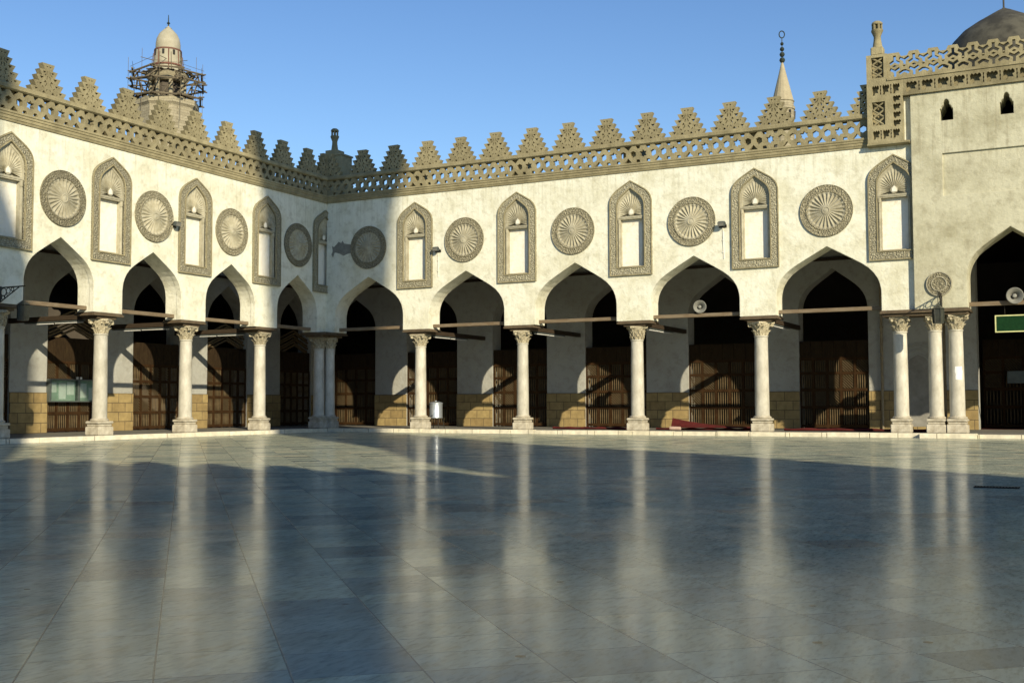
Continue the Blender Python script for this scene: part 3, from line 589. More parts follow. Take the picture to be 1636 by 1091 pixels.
# ------------------------------------------------------------------ columns
def col_meshes():
    P = {}
    bm = bmesh.new()
    vs = box(bm, -.30, .30, -.30, .30, 0, .27); vs += box(bm, -.265, .265, -.265, .265, .27, .36); vs += box(bm, -.30, .30, -.30, .30, .36, .44)
    bmesh.ops.bevel(bm, geom=bm.edges[:], offset=.022, segments=2, affect='EDGES')
    lathe(bm, [(.26, .44), (.285, .46), (.28, .49), (.235, .515), (.235, .53)], 28)
    P['base'] = (bm, m_base)
    bm = bmesh.new(); lathe(bm, [(.235, .53), (.225, .56), (.222, 1.2), (.216, 2.0), (.203, 3.08), (.203, 3.10), (.222, 3.115), (.222, 3.15), (.2, 3.16)], 32); P['shaft'] = (bm, m_column)
    def cap(kind):
        bm = bmesh.new()
        lathe(bm, [(.20, 3.16), (.205, 3.2), (.215, 3.34), (.25, 3.46), (.30, 3.53), (.30, 3.54)], 28)
        def leaf(a, z0, h, r0, out, wd):
            d = Vector((math.cos(a), math.sin(a), 0)); t = Vector((-d.y, d.x, 0)); prev = None
            for q in (0, .25, .5, .75, .95, 1.0, .93):
                pass
            pts = [(0, 0, 1), (.3, .015, 1.1), (.6, .03, 1.05), (.85, .075, .85), (1.0, .13 * out / .13, .55), (.94, .165 * out / .13, .25)]
            L = []
            for q, o, wq in pts:
                c = d * (r0 + o) + Vector((0, 0, z0 + h * q)); L.append([bm.verts.new(c - t * wd * wq - d * .03), bm.verts.new(c + d * .012), bm.verts.new(c + t * wd * wq - d * .03)])
            for a_, b_ in zip(L, L[1:]):
                for k in range(2): bm.faces.new((a_[k], a_[k + 1], b_[k + 1], b_[k]))
        if kind == 'leafy':
            for k in range(8): leaf(k * math.pi / 4, 3.17, .17, .205, .09, .075)
            for k in range(8): leaf((k + .5) * math.pi / 4, 3.2, .27, .205, .13, .07)
            for k in range(4):
                a = math.pi / 4 + k * math.pi / 2
                for sd in (-.07, .07):
                    lx = Vector((math.cos(a + sd), math.sin(a + sd), 0)) * .35 + Vector((0, 0, 3.50))
                    tube(bm, lx + Vector((math.cos(a + 1.57), math.sin(a + 1.57), 0)) * .02, lx - Vector((math.cos(a + 1.57), math.sin(a + 1.57), 0)) * .02, .055, None, 10)
        else:
            for k in range(12):
                for z, rr in ((3.22, .225), (3.32, .235), (3.42, .255)):
                    a = (k + (0.5 if z == 3.32 else 0)) * math.pi / 6; tube(bm, (rr * math.cos(a), rr * math.sin(a), z - .05), (rr * 1.05 * math.cos(a), rr * 1.05 * math.sin(a), z + .05), .012, .03, 6)
            for k in range(4):
                a = math.pi / 4 + k * math.pi / 2; leaf(a, 3.36, .18, .26, .12, .06)
        N = 40; top, bot = [], []
        for i in range(N):
            a = 2 * math.pi * i / N; q = abs(math.cos(2 * (a))) ; rr = .30 + .125 * (1 - q) ** 1.3
            bot.append(bm.verts.new((rr * math.cos(a), rr * math.sin(a), 3.545))); top.append(bm.verts.new((rr * math.cos(a), rr * math.sin(a), 3.61)))
        for i in range(N): j = (i + 1) % N; bm.faces.new((bot[i], bot[j], top[j], top[i]))
        bm.faces.new(bot[::-1]); bm.faces.new(top); return bm
    P['cap1'] = (cap('leafy'), m_cap); P['cap2'] = (cap('basket'), m_cap)
    O = {}
    for k, (bm, m) in P.items():
        bmesh.ops.recalc_face_normals(bm, faces=bm.faces[:]); me = bpy.data.meshes.new(k); bm.to_mesh(me); bm.free()
        if k != 'base':
            for p in me.polygons: p.use_smooth = True
            me.set_sharp_from_angle(angle=R(45))
        me.materials.append(m); O[k] = me
    return O
CM = col_meshes()
def column(x, y, label, cap='cap1', rot=0.0, s=1.0, impost=None):
    t = thing('marble_column', label, 'column', (x, y, 0), 0, 'marble columns of the arcades')
    b = inst('base', CM['base'], t); s_ = inst('shaft', CM['shaft'], t, rotz=rot); c = inst('capital', CM[cap], t, rotz=rot)
    if s != 1.0:
        for o in (s_, c): o.scale = (s, s, 1)
    b.scale = (s, s, 1 + random.uniform(-.02, .02) if False else 1)
    return t
def impost(par, x0, x1, y0, y1):
    bm = bmesh.new(); m_ = .22 if x1 - x0 < 1.4 else .06
    box(bm, x0 + m_, x1 - m_, y0 + .1, y1 - .1, 3.612, 3.70); box(bm, x0, x1, y0, y1, 3.70, 3.75); box(bm, x0 + .03, x1 - .03, y0 + .03, y1 - .03, 3.75, 3.798)
    return bmobj('impost_board', bm, m_impost, par)
ords = ['first', 'second', 'third', 'fourth']
for k, (x, cp) in enumerate(((4.25, 'cap1'), (8.65, 'cap1'), (13.12, 'cap2'), (17.49, 'cap1'))):
    column(x, .31, ['sunlit marble column with leafy capital beside the metal water tank', 'sunlit marble column with leafy capital, second right of the corner pair', 'sunlit marble column with smooth basket capital, third right of the corner pair', 'sunlit marble column with leafy capital, just right of the lifted red carpet end'][k], cp, k * .3, (1.0, .97, 1.03, 1.05)[k])
    impost(arcA, x - .62, x + .62, -.03, .83)
column(21.88, .31, 'marble column with the lantern shadow on its shaft, left of the projecting bay', 'cap1', .1)
column(22.91, .31, 'middle slim marble column directly under the iron lantern of the bay', 'cap1', .2, .95)
tc = column(23.51, .31, 'marble column with torn white paper on its shaft beside the dark bay arch', 'cap1', .4)
impost(arcA, 21.36, 23.96, -.19, .93)
bm = bmesh.new()
for i in range(8):
    pass
def paper_on(t, z, seed):
    rnd = random.Random(seed); bm = bmesh.new(); rr = .224; rows = []
    for k in range(6):
        zz = z - .2 + .4 * k / 5; w0 = rnd.uniform(.5, .68); w1 = rnd.uniform(.3, .5); row = []
        for i in range(6):
            a = R(-62) - w0 + (w0 + w1) * i / 5; row.append(bm.verts.new((rr * math.cos(a), rr * math.sin(a), zz)))
        rows.append(row)
    for a, b in zip(rows, rows[1:]):
        for i in range(5): bm.faces.new((a[i], a[i + 1], b[i + 1], b[i]))
    bmobj('torn_paper', bm, m_paper, t)
paper_on(tc, 1.83, 4)
column(-.31, -.05, 'left marble column of the shaded pair in the corner of the court', 'cap1', .2)
column(-.07, .36, 'right slimmer marble column of the shaded pair in the corner', 'cap1', .5, .9)
impost(arcA, -.85, .40, -.62, .93)
for k, s in enumerate((3.65, 7.49, 11.2, 14.97)):
    c = column(-.31, -s, ['half shaded marble column nearest the corner on the left arcade', 'sunlit marble column of the left arcade, second left of the corner pair', 'sunlit mottled marble column right of the glass notice case', 'shaded marble column at the left edge of the picture'][k], ('cap1', 'cap1', 'cap1', 'cap2')[k], k * .25)
    impost(arcB, -s - .60, -s + .60, -.03, .83)
    if k == 3: paper_on(c, 1.85, 8)

# ------------------------------------------------------------------ back walls of the porticoes, halls, ceilings
DA, DB = 5.2, 4.5
A_op = [(-3.9, -1.17), (.48, 3.04), (4.76, 7.30), (9.01, 11.63), (13.35, 16.0), (17.60, 20.08), (23.69, 27.0), (29.3, 32), (33.7, 36.4), (38.1, 40.8)]
B_op = [(-21.4, -19.0), (-17.5, -15.1), (-13.6, -11.17), (-9.67, -7.22), (-5.81, -3.37), (-1.86, .56), (2.7, 4.9)]
def backwall(par, x0, x1, D, ops, zt=7.3):
    o = [(x0, 0)]
    for a, b in ops: c, h = (a + b) / 2, (b - a) / 2; o += [(a, 0)] + keel(c, h, *((6.8, 7.2) if a == 23.69 else (4.35, 5.85))) + [(b, 0)]
    o += [(x1, 0), (x1, zt), (x0, zt)]
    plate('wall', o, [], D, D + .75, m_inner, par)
    e = [x0] + [q for ab in ops for q in ab] + [x1]
    for a, b in zip(e[::2], e[1::2]):
        if b - a > .1: bm = bmesh.new(); box(bm, a, b, D - .045, D - .001, 0.001, 1.37); bmobj('stone_dado', bm, m_dado, par)
    bm = bmesh.new(); box(bm, x0, min(x1, 23.6), D - .09, D - .001, 6.13, 6.23); bmobj('wall_beam', bm, m_wood, par)
bwA = thing('portico_back_wall', 'shaded plaster back wall with stone dado and dark doorways behind the right arcade', 'wall')
backwall(bwA, -5.25, 44, DA, A_op)
bwB = thing('portico_back_wall', 'sun dappled plaster back wall with stone dado and dark doorways behind the left arcade', 'wall', rotz=R(90))
backwall(bwB, -24.5, 5.19, DB, B_op)
# blind niche in the back wall by the bay
bm = bmesh.new()
for k, (a, zs, z1) in enumerate(((.37, 2.35, 2.68), (.47, 2.5, 2.85), (.56, 2.66, 3.05))):
    pts = keel(21.77, a, zs, z1); pts2 = keel(21.77, a - .05, zs, z1 - .05)
    if k == 0: pts = [(21.77 - a, .1)] + pts + [(21.77 + a, .1)]; pts2 = [(21.77 - a + .05, .1)] + pts2 + [(21.77 + a - .05, .1)]
    me = plate_me(pts + pts2[::-1], [], DA - .05, DA - .001); bm.from_mesh(me); bpy.data.meshes.remove(me)
bmobj('blind_niche_arch', bm, m_inner, bwA)
plate('blind_niche_panel', keel_closed(21.77, .32, .1, 2.35, 2.63), [], DA - .05, DA - .002, mat('niche_shade_plaster', (.30, .29, .25), .9, .2, 3, .3, 15, col2=(.2, .19, .16)), bwA)
# ceilings and dark prayer halls behind
def shell(par, x0, x1, D, far, ceil=7.3, mitre=None):
    bm = bmesh.new(); box(bm, x0, x1, .9, far, ceil, ceil + .25); bmobj('ceiling', bm, m_wood, par)
    bm = bmesh.new(); n = int((x1 - x0) / .62)
    for k in range(n): xx = x0 + .3 + k * .62; box(bm, xx, xx + .14, .9, D, ceil - .17, ceil - .001)
    bmobj('ceiling_joists', bm, m_wood, par)
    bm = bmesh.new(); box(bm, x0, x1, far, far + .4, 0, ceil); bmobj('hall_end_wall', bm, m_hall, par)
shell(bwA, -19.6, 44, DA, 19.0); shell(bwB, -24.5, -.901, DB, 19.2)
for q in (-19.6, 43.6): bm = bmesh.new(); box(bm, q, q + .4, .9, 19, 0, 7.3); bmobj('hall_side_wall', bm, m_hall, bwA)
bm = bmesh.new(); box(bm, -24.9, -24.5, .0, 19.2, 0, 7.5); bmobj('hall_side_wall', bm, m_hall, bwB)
bm = bmesh.new(); bm.faces.new([bm.verts.new(p) for p in ((-19, 6.0, .004), (44, 6.0, .004), (44, 19, .004), (-19, 19, .004))]); bm.faces.new([bm.verts.new(p) for p in ((-19, -24.4, .004), (-5.3, -24.4, .004), (-5.3, 5.95, .004), (-19, 5.95, .004))])
hf = bmobj('prayer_hall_floor', bm, m_red); hf['kind'] = 'structure'

# beams from each column to the back wall with a strip light under each
def cross_beam(x, y, rz, D, label1, label2):
    t = bpy.data.meshes.new('b'); bm = bmesh.new(); box(bm, -.075, .075, .45, D - .002, 3.63, 3.79); bmesh.ops.bevel(bm, geom=bm.edges[:], offset=.012, segments=1, affect='EDGES')
    o = bmobj('cross_beam', bm, m_wood, None, loc=(x, y, 0)); o.rotation_euler.z = rz; tag(o, label1, 'beam', 'wooden beams from the columns to the back walls')
    s = thing('strip_light', label2, 'strip light', (x, y, 0), rz, 'strip lights under the beams')
    bm = bmesh.new(); box(bm, -.045, .045, 1.05, 3.75, 3.585, 3.628); bmobj('batten', bm, m_casefr, s)
    for ya, yb in ((1.1, 2.36), (2.44, 3.7)): bm = bmesh.new(); tube(bm, (0, ya, 3.55), (0, yb, 3.556), .017, None, 8); bmobj('lamp_tube', bm, m_paper, s)
nmA = ['by the water tank', 'by the second column right of the corner pair', 'by the basket capital column', 'by the column right of the lifted carpet']
for k, x in enumerate((4.35, 8.75, 13.22, 17.6)):
    cross_beam(x, 0, 0, DA, 'dark wooden beam running back %s' % nmA[k], 'white strip light under the beam %s' % nmA[k])
nmB = ['on the half shaded left column nearest the corner', 'on the second left arcade column from the corner', 'above the glass notice case', 'at the left edge of the picture']
for k, s in enumerate((3.65, 7.49, 11.2, 14.97)):
    cross_beam(0, -s, R(90), DB, 'dark wooden beam starting %s' % nmB[k], 'white strip light under the beam %s' % nmB[k])

# ------------------------------------------------------------------ wooden lattice screens in the doorways
def screen(par_rot, a, b, D, label, top, rows, seed, chevron=False):
    rnd = random.Random(seed); W = b - a
    t = thing('wooden_screen', label, 'screen', (0, 0, 0), par_rot, 'turned wood screens filling the doorways'); y = D + .06
    bm = bmesh.new(); nc = 5; cw = W / nc
    for k in range(nc + 1): box(bm, a + cw * k - (.0 if k == 0 else .045), a + cw * k + (.0 if k == nc else .045), y, y + .08, .02, rows[-1] + .05)
    for z in rows: box(bm, a, b, y + .004, y + .076, z - .05, z + .05)
    bmobj('frame', bm, m_screen, t)
    bars = bmesh.new()
    for k in range(nc):
        for i, (z0, z1) in enumerate(zip(rows, rows[1:])):
            xa, xb, za, zb_ = a + cw * k + .045, a + cw * (k + 1) - .045, z0 + .05, z1 - .05
            if (k * 2 + i * 3 + seed) % 5 in (0, 2) and not i == 0:
                st = .10; q = xa - (zb_ - za)
                while q < xb:
                    p0x, p0z = q, zb_; p1x, p1z = q + (zb_ - za), za
                    if p0x < xa: p0z -= xa - p0x; p0x = xa
                    if p1x > xb: p1z += p1x - xb; p1x = xb
                    if p1x - p0x > .03: tube(bars, (p0x, y + .04, p0z), (p1x, y + .04, p1z), .016, None, 5, False)
                    q += st
            else:
                n = 5
                for j in range(n):
                    xx = xa + (xb - xa) * (j + .5) / n; zm = (za + zb_) / 2
                    tube(bars, (xx, y + .04, za), (xx, y + .04, zm), .014, .021, 6, False); tube(bars, (xx, y + .04, zm), (xx, y + .04, zb_), .021, .014, 6, False)
    bmobj('turned_bars', bars, m_bars, t)
    bm = bmesh.new(); np_ = 6; pw = W / np_
    for k in range(np_): box(bm, a + pw * k + .006, a + pw * (k + 1) - .006, y + .02, y + .06, rows[-1] + .05, top)
    bmobj('board_panel', bm, m_boards, t)
    if chevron:
        bm = bmesh.new(); c = (a + b) / 2
        for k in range(6):
            z = top + .06 + k * .13; yy = y + .02 + (k % 2) * .05
            for s in (-1, 1):
                hw = W / 2 - .03
                mt = Matrix.Translation((c, yy, z + .27)) @ Matrix.Rotation(R(s * 22), 4, 'Y')
                box(bm, *sorted((0, s * hw)), 0, .06, -.035, .035, mt)
        bmobj('chevron_slats', bm, m_bars, t)
    return t
rwA = [.10, .78, 1.42, 2.02, 2.55]; rwB = [.10, .66, 1.25, 1.82, 2.42]
onA = ['deep in the dark corner', 'behind the metal water tank column', 'in the second doorway right of the water tank', 'behind the basket capital column', 'behind the lifted red carpet end', 'left of the drain pipe and the bay', 'inside the dark bay arch', 'beyond the bay', 'second beyond the bay', 'third beyond the bay']
for k, (a, b) in enumerate(A_op): screen(0, a, b, DA + (2.2 if a == 23.69 else 0), 'brown lattice wood screen %s' % ('in the doorway ' + onA[k] if not onA[k].startswith(('deep', 'in ')) else onA[k]), 3.2, rwA, k)
onB = ['far outside the left edge', 'just outside the left edge', 'behind the left edge column', 'behind and below the glass notice case', 'between the first two sunlit left columns', 'with chevron slats nearest the corner on the left', 'in the black corner doorway on the left']
for k, (a, b) in enumerate(B_op): screen(R(90), a, b, DB, 'brown lattice wood screen with chevron top %s' % onB[k] if k != 5 else 'brown lattice wood screen ' + onB[k], 3.28, rwB, k + 3, k != 4)

# glass notice case in front of the screen
cs = thing('notice_case', 'grey framed glass notice case holding pale green papers, low in the left doorway', 'display case', (0, 0, 0), R(90))
y = DB - .16; a, b = -9.66, -7.22
bm = bmesh.new(); fm = .04
for x in (a, (a + b) / 2, b): box(bm, x - fm, x + fm, y - .02, y + .14, 1.05, 1.84)
for z in (1.05, 1.80): box(bm, a + fm, (a + b) / 2 - fm, y - .018, y + .138, z, z + .04); box(bm, (a + b) / 2 + fm, b - fm, y - .018, y + .138, z, z + .04)
bmobj('frame', bm, m_casefr, cs)
bm = bmesh.new(); box(bm, a, b, y + .139, y + .15, 1.06, 1.83); bmobj('back_board', bm, m_caseback, cs)
bm = bmesh.new(); box(bm, a + fm, (a + b) / 2 - fm, y + .01, y + .016, 1.09, 1.8); bmobj('pane', bm, m_glass, cs); bm = bmesh.new(); box(bm, (a + b) / 2 + fm, b - fm, y + .01, y + .016, 1.09, 1.8); bmobj('pane', bm, m_glass, cs)
bm = bmesh.new()
for (x0, x1, z0, z1) in ((-9.55, -9.3, 1.38, 1.72), (-9.2, -8.9, 1.15, 1.7), (-8.85, -8.55, 1.3, 1.75), (-8.3, -8.0, 1.2, 1.7), (-7.9, -7.5, 1.12, 1.55)): box(bm, x0, x1, y + .12, y + .128, z0, z1)
bmobj('paper', bm, m_paper, cs)
for s in (0, 1): bm = bmesh.new(); tube(bm, ((a + b) / 2 - .08 + .16 * s, y, 1.84), ((a + b) / 2 - .08 + .16 * s, y, 1.92), .04, None, 10); bmobj('clip', bm, m_white, cs)

# water tank
tk = thing('water_tank', 'shiny galvanised water tank with domed lid on a thin iron stand', 'water tank', (4.52, 1.0, 0))
bm = bmesh.new(); lathe(bm, [(.255, .40), (.262, .41), (.262, .44), (.255, .45), (.255, .93), (.262, .935), (.262, .965), (.25, .97)], 32); bmobj('drum', bm, m_steel, tk, True)
bm = bmesh.new(); lathe(bm, [(.272, .96), (.272, .985), (.2, 1.02), (.09, 1.045), (.03, 1.05), (.03, 1.075), (.01, 1.08)], 32); bmobj('lid', bm, m_steel, tk, True)
for k in range(4):
    sx, sy = (1, 1, -1, -1)[k], (1, -1, 1, -1)[k]
    bm = bmesh.new(); tube(bm, (sx * .25, sy * .22, 0), (sx * .2, sy * .18, .40), .014); bmobj('leg', bm, m_iron, tk)
for z in (.12, .385):
    bm = bmesh.new(); e = .235 if z < .2 else .205
    for p, q in (((-e, -e), (e, -e)), ((e, -e), (e, e)), ((e, e), (-e, e)), ((-e, e), (-e, -e))): tube(bm, (*p, z), (*q, z), .011)
    bmobj('stand_ring', bm, m_iron, tk)
bm = bmesh.new(); tube(bm, (0, -.25, .5), (0, -.32, .5), .016); tube(bm, (0, -.315, .5), (0, -.315, .46), .012); bmobj('tap', bm, m_iron, tk)

# rolled and folded carpets along the walk
def carpet_roll(x0, x1, y, rr, label, seed):
    rnd = random.Random(seed); bm = bmesh.new(); n = 40; rings = []
    for i in range(n + 1):
        x = x0 + (x1 - x0) * i / n; wv = .05 * math.sin(i * .5 + seed) + rnd.uniform(-.01, .01); sq = .8 + .12 * math.sin(i * .9 + seed)
        rings.append([bm.verts.new((x, y + wv + rr * 1.5 * math.cos(t), max(.003, rr * sq + rr * sq * math.sin(t)))) for t in [2 * math.pi * k / 14 for k in range(14)]])
    for a, b in zip(rings, rings[1:]):
        for k in range(14): j = (k + 1) % 14; bm.faces.new((a[k], a[j], b[j], b[k]))
    bm.faces.new(rings[0]); bm.faces.new(rings[-1]); return tag(bmobj('rolled_carpet', bm, m_red, None, True), label, 'carpet', 'rolled red carpets along the walk')
carpet_roll(9.3, 12.9, 1.5, .055, 'thin dark red rolled carpet lying between the second and third sunlit columns', 1)
carpet_roll(13.35, 17.2, 1.5, .05, 'dark red rolled carpet lying under the lifted carpet end', 2)
carpet_roll(17.9, 23.6, 1.6, .06, 'dark red rolled carpet lying left of the projecting bay', 3)
bm = bmesh.new(); rows = []
for i in range(15):
    q = i / 14; x = 13.98 + 2.95 * q; zt = .30 * (1 - q) ** 2.2 + .13; zb = .13 + .06 * (1 - q) ** 3
    rows.append([bm.verts.new((x, 1.30 + .05 * math.sin(i), .095)), bm.verts.new((x, 1.34, zb)), bm.verts.new((x + .02, 1.42, zt)), bm.verts.new((x + .02, 1.45, zt - .012)), bm.verts.new((x, 1.62, .10))])
for a, b in zip(rows, rows[1:]):
    for k in range(4): bm.faces.new((a[k], a[k + 1], b[k + 1], b[k]))
    bm.faces.new((a[4], a[0], b[0], b[4]))
bm.faces.new(rows[0]); bm.faces.new(rows[-1])
tag(bmobj('folded_carpet', bm, m_red, None), 'bright red carpet with one end folded up into a point', 'carpet')
bm = bmesh.new(); tube(bm, (14.0, 1.12, .07), (14.4, 1.1, .07), .07, .06, 12); bmesh.ops.bevel(bm, geom=[e for e in bm.edges], offset=.01, segments=1, affect='EDGES')
tag(bmobj('rolled_mat', bm, m_pink, None, True), 'small pale rolled mat lying before the pointed red carpet fold', 'mat')

# horn loudspeakers on the tie beams
def horn(x, y, z, s, rz, label):
    t = thing('horn_speaker', label, 'loudspeaker', (x, y, z), rz, 'horn loudspeakers'); 
    def lat(prof, name, m):
        bm = bmesh.new(); lathe(bm, prof, 28); bmesh.ops.rotate(bm, verts=bm.verts[:], matrix=Matrix.Rotation(R(90), 3, 'X')); return bmobj(name, bm, m, t, True)
    bm = bmesh.new(); prof = [(.05, -.28), (.06, -.2), (.09, -.1), (.14, -.02), (.19, .03), (.215, .05), (.225, .045), (.225, .055), (.21, .065), (.185, .045), (.13, -.0), (.08, -.08), (.045, -.18)]
    rings = [[bm.verts.new((a * s * math.cos(2 * math.pi * i / 32), -b * s, a * s * math.sin(2 * math.pi * i / 32))) for i in range(32)] for a, b in prof]
    for a, b in zip(rings, rings[1:]):
        for i in range(32): j = (i + 1) % 32; bm.faces.new((a[i], a[j], b[j], b[i]))
    bm.faces.new(rings[0]); bm.faces.new(rings[-1]); bmobj('bell', bm, m_horn, t, True)
    lat([(.03 * s, -.2 * s), (.055 * s, -.06 * s), (.06 * s, .01 * s), (.045 * s, .03 * s), (.01, .035 * s)], 'inner_horn', m_horn)
    bm = bmesh.new(); lathe(bm, [(.085 * s, -.44 * s), (.095 * s, -.43 * s), (.095 * s, -.29 * s), (.07 * s, -.27 * s)], 20); bmesh.ops.rotate(bm, verts=bm.verts[:], matrix=Matrix.Rotation(R(90), 3, 'X')); bmobj('driver', bm, m_casefr, t, True)
    bm = bmesh.new(); box(bm, -.02, .02, .1, .14, -.24 * s, 0); tube(bm, (-.1, .12, -.0), (.1, .12, 0), .012); bmobj('bracket', bm, m_iron, t)
horn(15.40, .30, 4.21, .98, R(18), 'grey horn loudspeaker on the tie beam of the fourth right arch, above the lifted carpet')
horn(25.19, .24, 4.12, 1.1, R(14), 'grey horn loudspeaker in the dark bay arch above the green sign')

# hanging green sign in the bay
sg = thing('hanging_sign', 'dark green board with a yellow edge hanging in the black bay arch', 'sign', (0, 0, 0))
bm = bmesh.new(); box(bm, 24.65, 26.3, .40, .43, 3.08, 3.53); bmobj('board', bm, m_green, sg)
bm = bmesh.new(); box(bm, 24.62, 26.33, .385, .44, 3.53, 3.565); box(bm, 24.62, 26.33, .385, .44, 3.045, 3.08); box(bm, 24.62, 24.655, .385, .44, 3.08, 3.53); box(bm, 26.295, 26.33, .385, .44, 3.08, 3.53); bmobj('border', bm, m_gold, sg)
for x in (24.9, 26.0): bm = bmesh.new(); tube(bm, (x, .41, 3.56), (x, .37, 3.88), .008); bmobj('hanger', bm, m_iron, sg)

# iron bracket lanterns
def lantern(loc, rz, label, d=.95):
    t = thing('bracket_lantern', label, 'lantern', loc, rz, 'iron bracket lanterns')
    bm = bmesh.new(); tube(bm, (0, 0, .3), (0, -d - .05, .3), .02); tube(bm, (0, -.02, -.12), (0, -.02, .34), .022)
    tube(bm, (0, -.02, -.1), (0, -d * .8, .28), .016)
    for (cy, cz, rr) in ((-.14, .17, .11), (-.33, .2, .08), (-.5, .23, .055), (-.12, .02, .06), (-.24, .06, .05)):
        for i in range(14): a0, a1 = 2 * math.pi * i / 14, 2 * math.pi * (i + 1) / 14; tube(bm, (0, cy + rr * math.cos(a0), cz + rr * math.sin(a0)), (0, cy + rr * math.cos(a1), cz + rr * math.sin(a1)), .012, None, 5)
    bmobj('bracket', bm, m_iron, t)
    bm = bmesh.new(); tube(bm, (0, -d, .3), (0, -d, -.12), .012); lathe(bm, [(.03, -.1), (.17, -.2), (.19, -.22), (.17, -.23), (.15, -.235)], 6, 0, -d); lathe(bm, [(.15, -.66), (.16, -.64), (.16, -.62), (.14, -.61)], 6, 0, -d)
    lathe(bm, [(.145, -.62), (.155, -.4), (.15, -.235)], 6, 0, -d)
    for k in range(6): a = k * math.pi / 3; tube(bm, (.155 * math.cos(a), -d + .155 * math.sin(a), -.63), (.165 * math.cos(a), -d + .165 * math.sin(a), -.22), .012, None, 5)
    bmobj('lamp_body', bm, mat('dull_lantern_glass', (.055, .06, .045), .3, .2, 8, col2=(.035, .035, .028)) if 'dull_lantern_glass' not in bpy.data.materials else bpy.data.materials['dull_lantern_glass'], t)
lantern((23.18, -.16, 3.93), 0, 'dark iron lantern on a scrolled bracket hanging before the columns of the bay')
lantern((0, -15.12, 3.93), R(90), 'dark iron lantern on a scrolled bracket at the left edge of the picture')

# pipes
def pipe(x, y, z0, z1, rr, label):
    bm = bmesh.new(); tube(bm, (x, y, z0), (x, y, z1), rr, None, 10)
    z = z0 + .3
    while z < z1: tube(bm, (x, y, z), (x, y, z + .05), rr * 1.3, None, 10); z += 1.1
    return tag(bmobj('drain_pipe', bm, mat('pipe_paint_' + label.split()[0], (.30, .25, .15), .6, .2, 6, col2=(.2, .16, .1)), None, True), label, 'pipe')
pipe(20.55, 5.1, 0, 6.2, .045, 'thin vertical pipe on the back wall left of the bay columns')
pipe(23.14, .62, 0, 3.6, .04, 'ochre upright pipe between the two right bay columns')
# notice board deep in the bay
tag(plate('notice_board', [(24.5, 1.62), (25.1, 1.62), (25.1, 2.05), (24.5, 2.05)], [], 7.2, 7.23, m_casefr), 'small dark notice board deep inside the dark bay', 'board')

# ------------------------------------------------------------------ minarets beyond the walls
def cone_minaret(cx, cy):
    t = thing('minaret', 'slender distant minaret with a pale fluted cone and a crescent finial of dark balls', 'minaret', (cx, cy, 0))
    bm = bmesh.new(); lathe(bm, [(1.75, -.3), (1.7, 46.6), (1.85, 46.7), (1.85, 47.1), (1.66, 47.2), (1.66, 47.9), (1.78, 48.0)], 16); bmobj('shaft', bm, m_minaret, t)
    bm = bmesh.new(); lathe(bm, [(1.72, 48.0), (1.62, 48.3), (1.1, 50.4), (.6, 52.4), (.25, 53.9), (.12, 54.3)], 16); bmobj('cone', bm, m_cone, t)
    bm = bmesh.new()
    for z, rr in ((54.65, .46), (55.55, .42), (56.4, .36), (57.25, .28)):
        lathe(bm, [(.06, z - rr), (rr * .7, z - rr * .7), (rr, z), (rr * .7, z + rr * .7), (.06, z + rr)], 14)
    tube(bm, (0, 0, 54), (0, 0, 58.2), .07)
    for i in range(20): a0, a1 = 2 * math.pi * i / 20, 2 * math.pi * (i + 1) / 20; tube(bm, (.42 * math.cos(a0) * .9, .42 * math.cos(a0) * .45, 58.75 + .55 * math.sin(a0)), (.42 * math.cos(a1) * .9, .42 * math.cos(a1) * .45, 58.75 + .55 * math.sin(a1)), .09, None, 6)
    bmobj('ball_finial', bm, m_copper, t, True)
    for k in range(8): bm = bmesh.new(); a = k * math.pi / 4 + .1; tube(bm, (1.68 * math.cos(a), 1.68 * math.sin(a), 45.2), (1.74 * math.cos(a), 1.74 * math.sin(a), 46.4), .2, None, 6); bmobj('window', bm, m_iron, t)
cone_minaret(-14.6, 137.2)
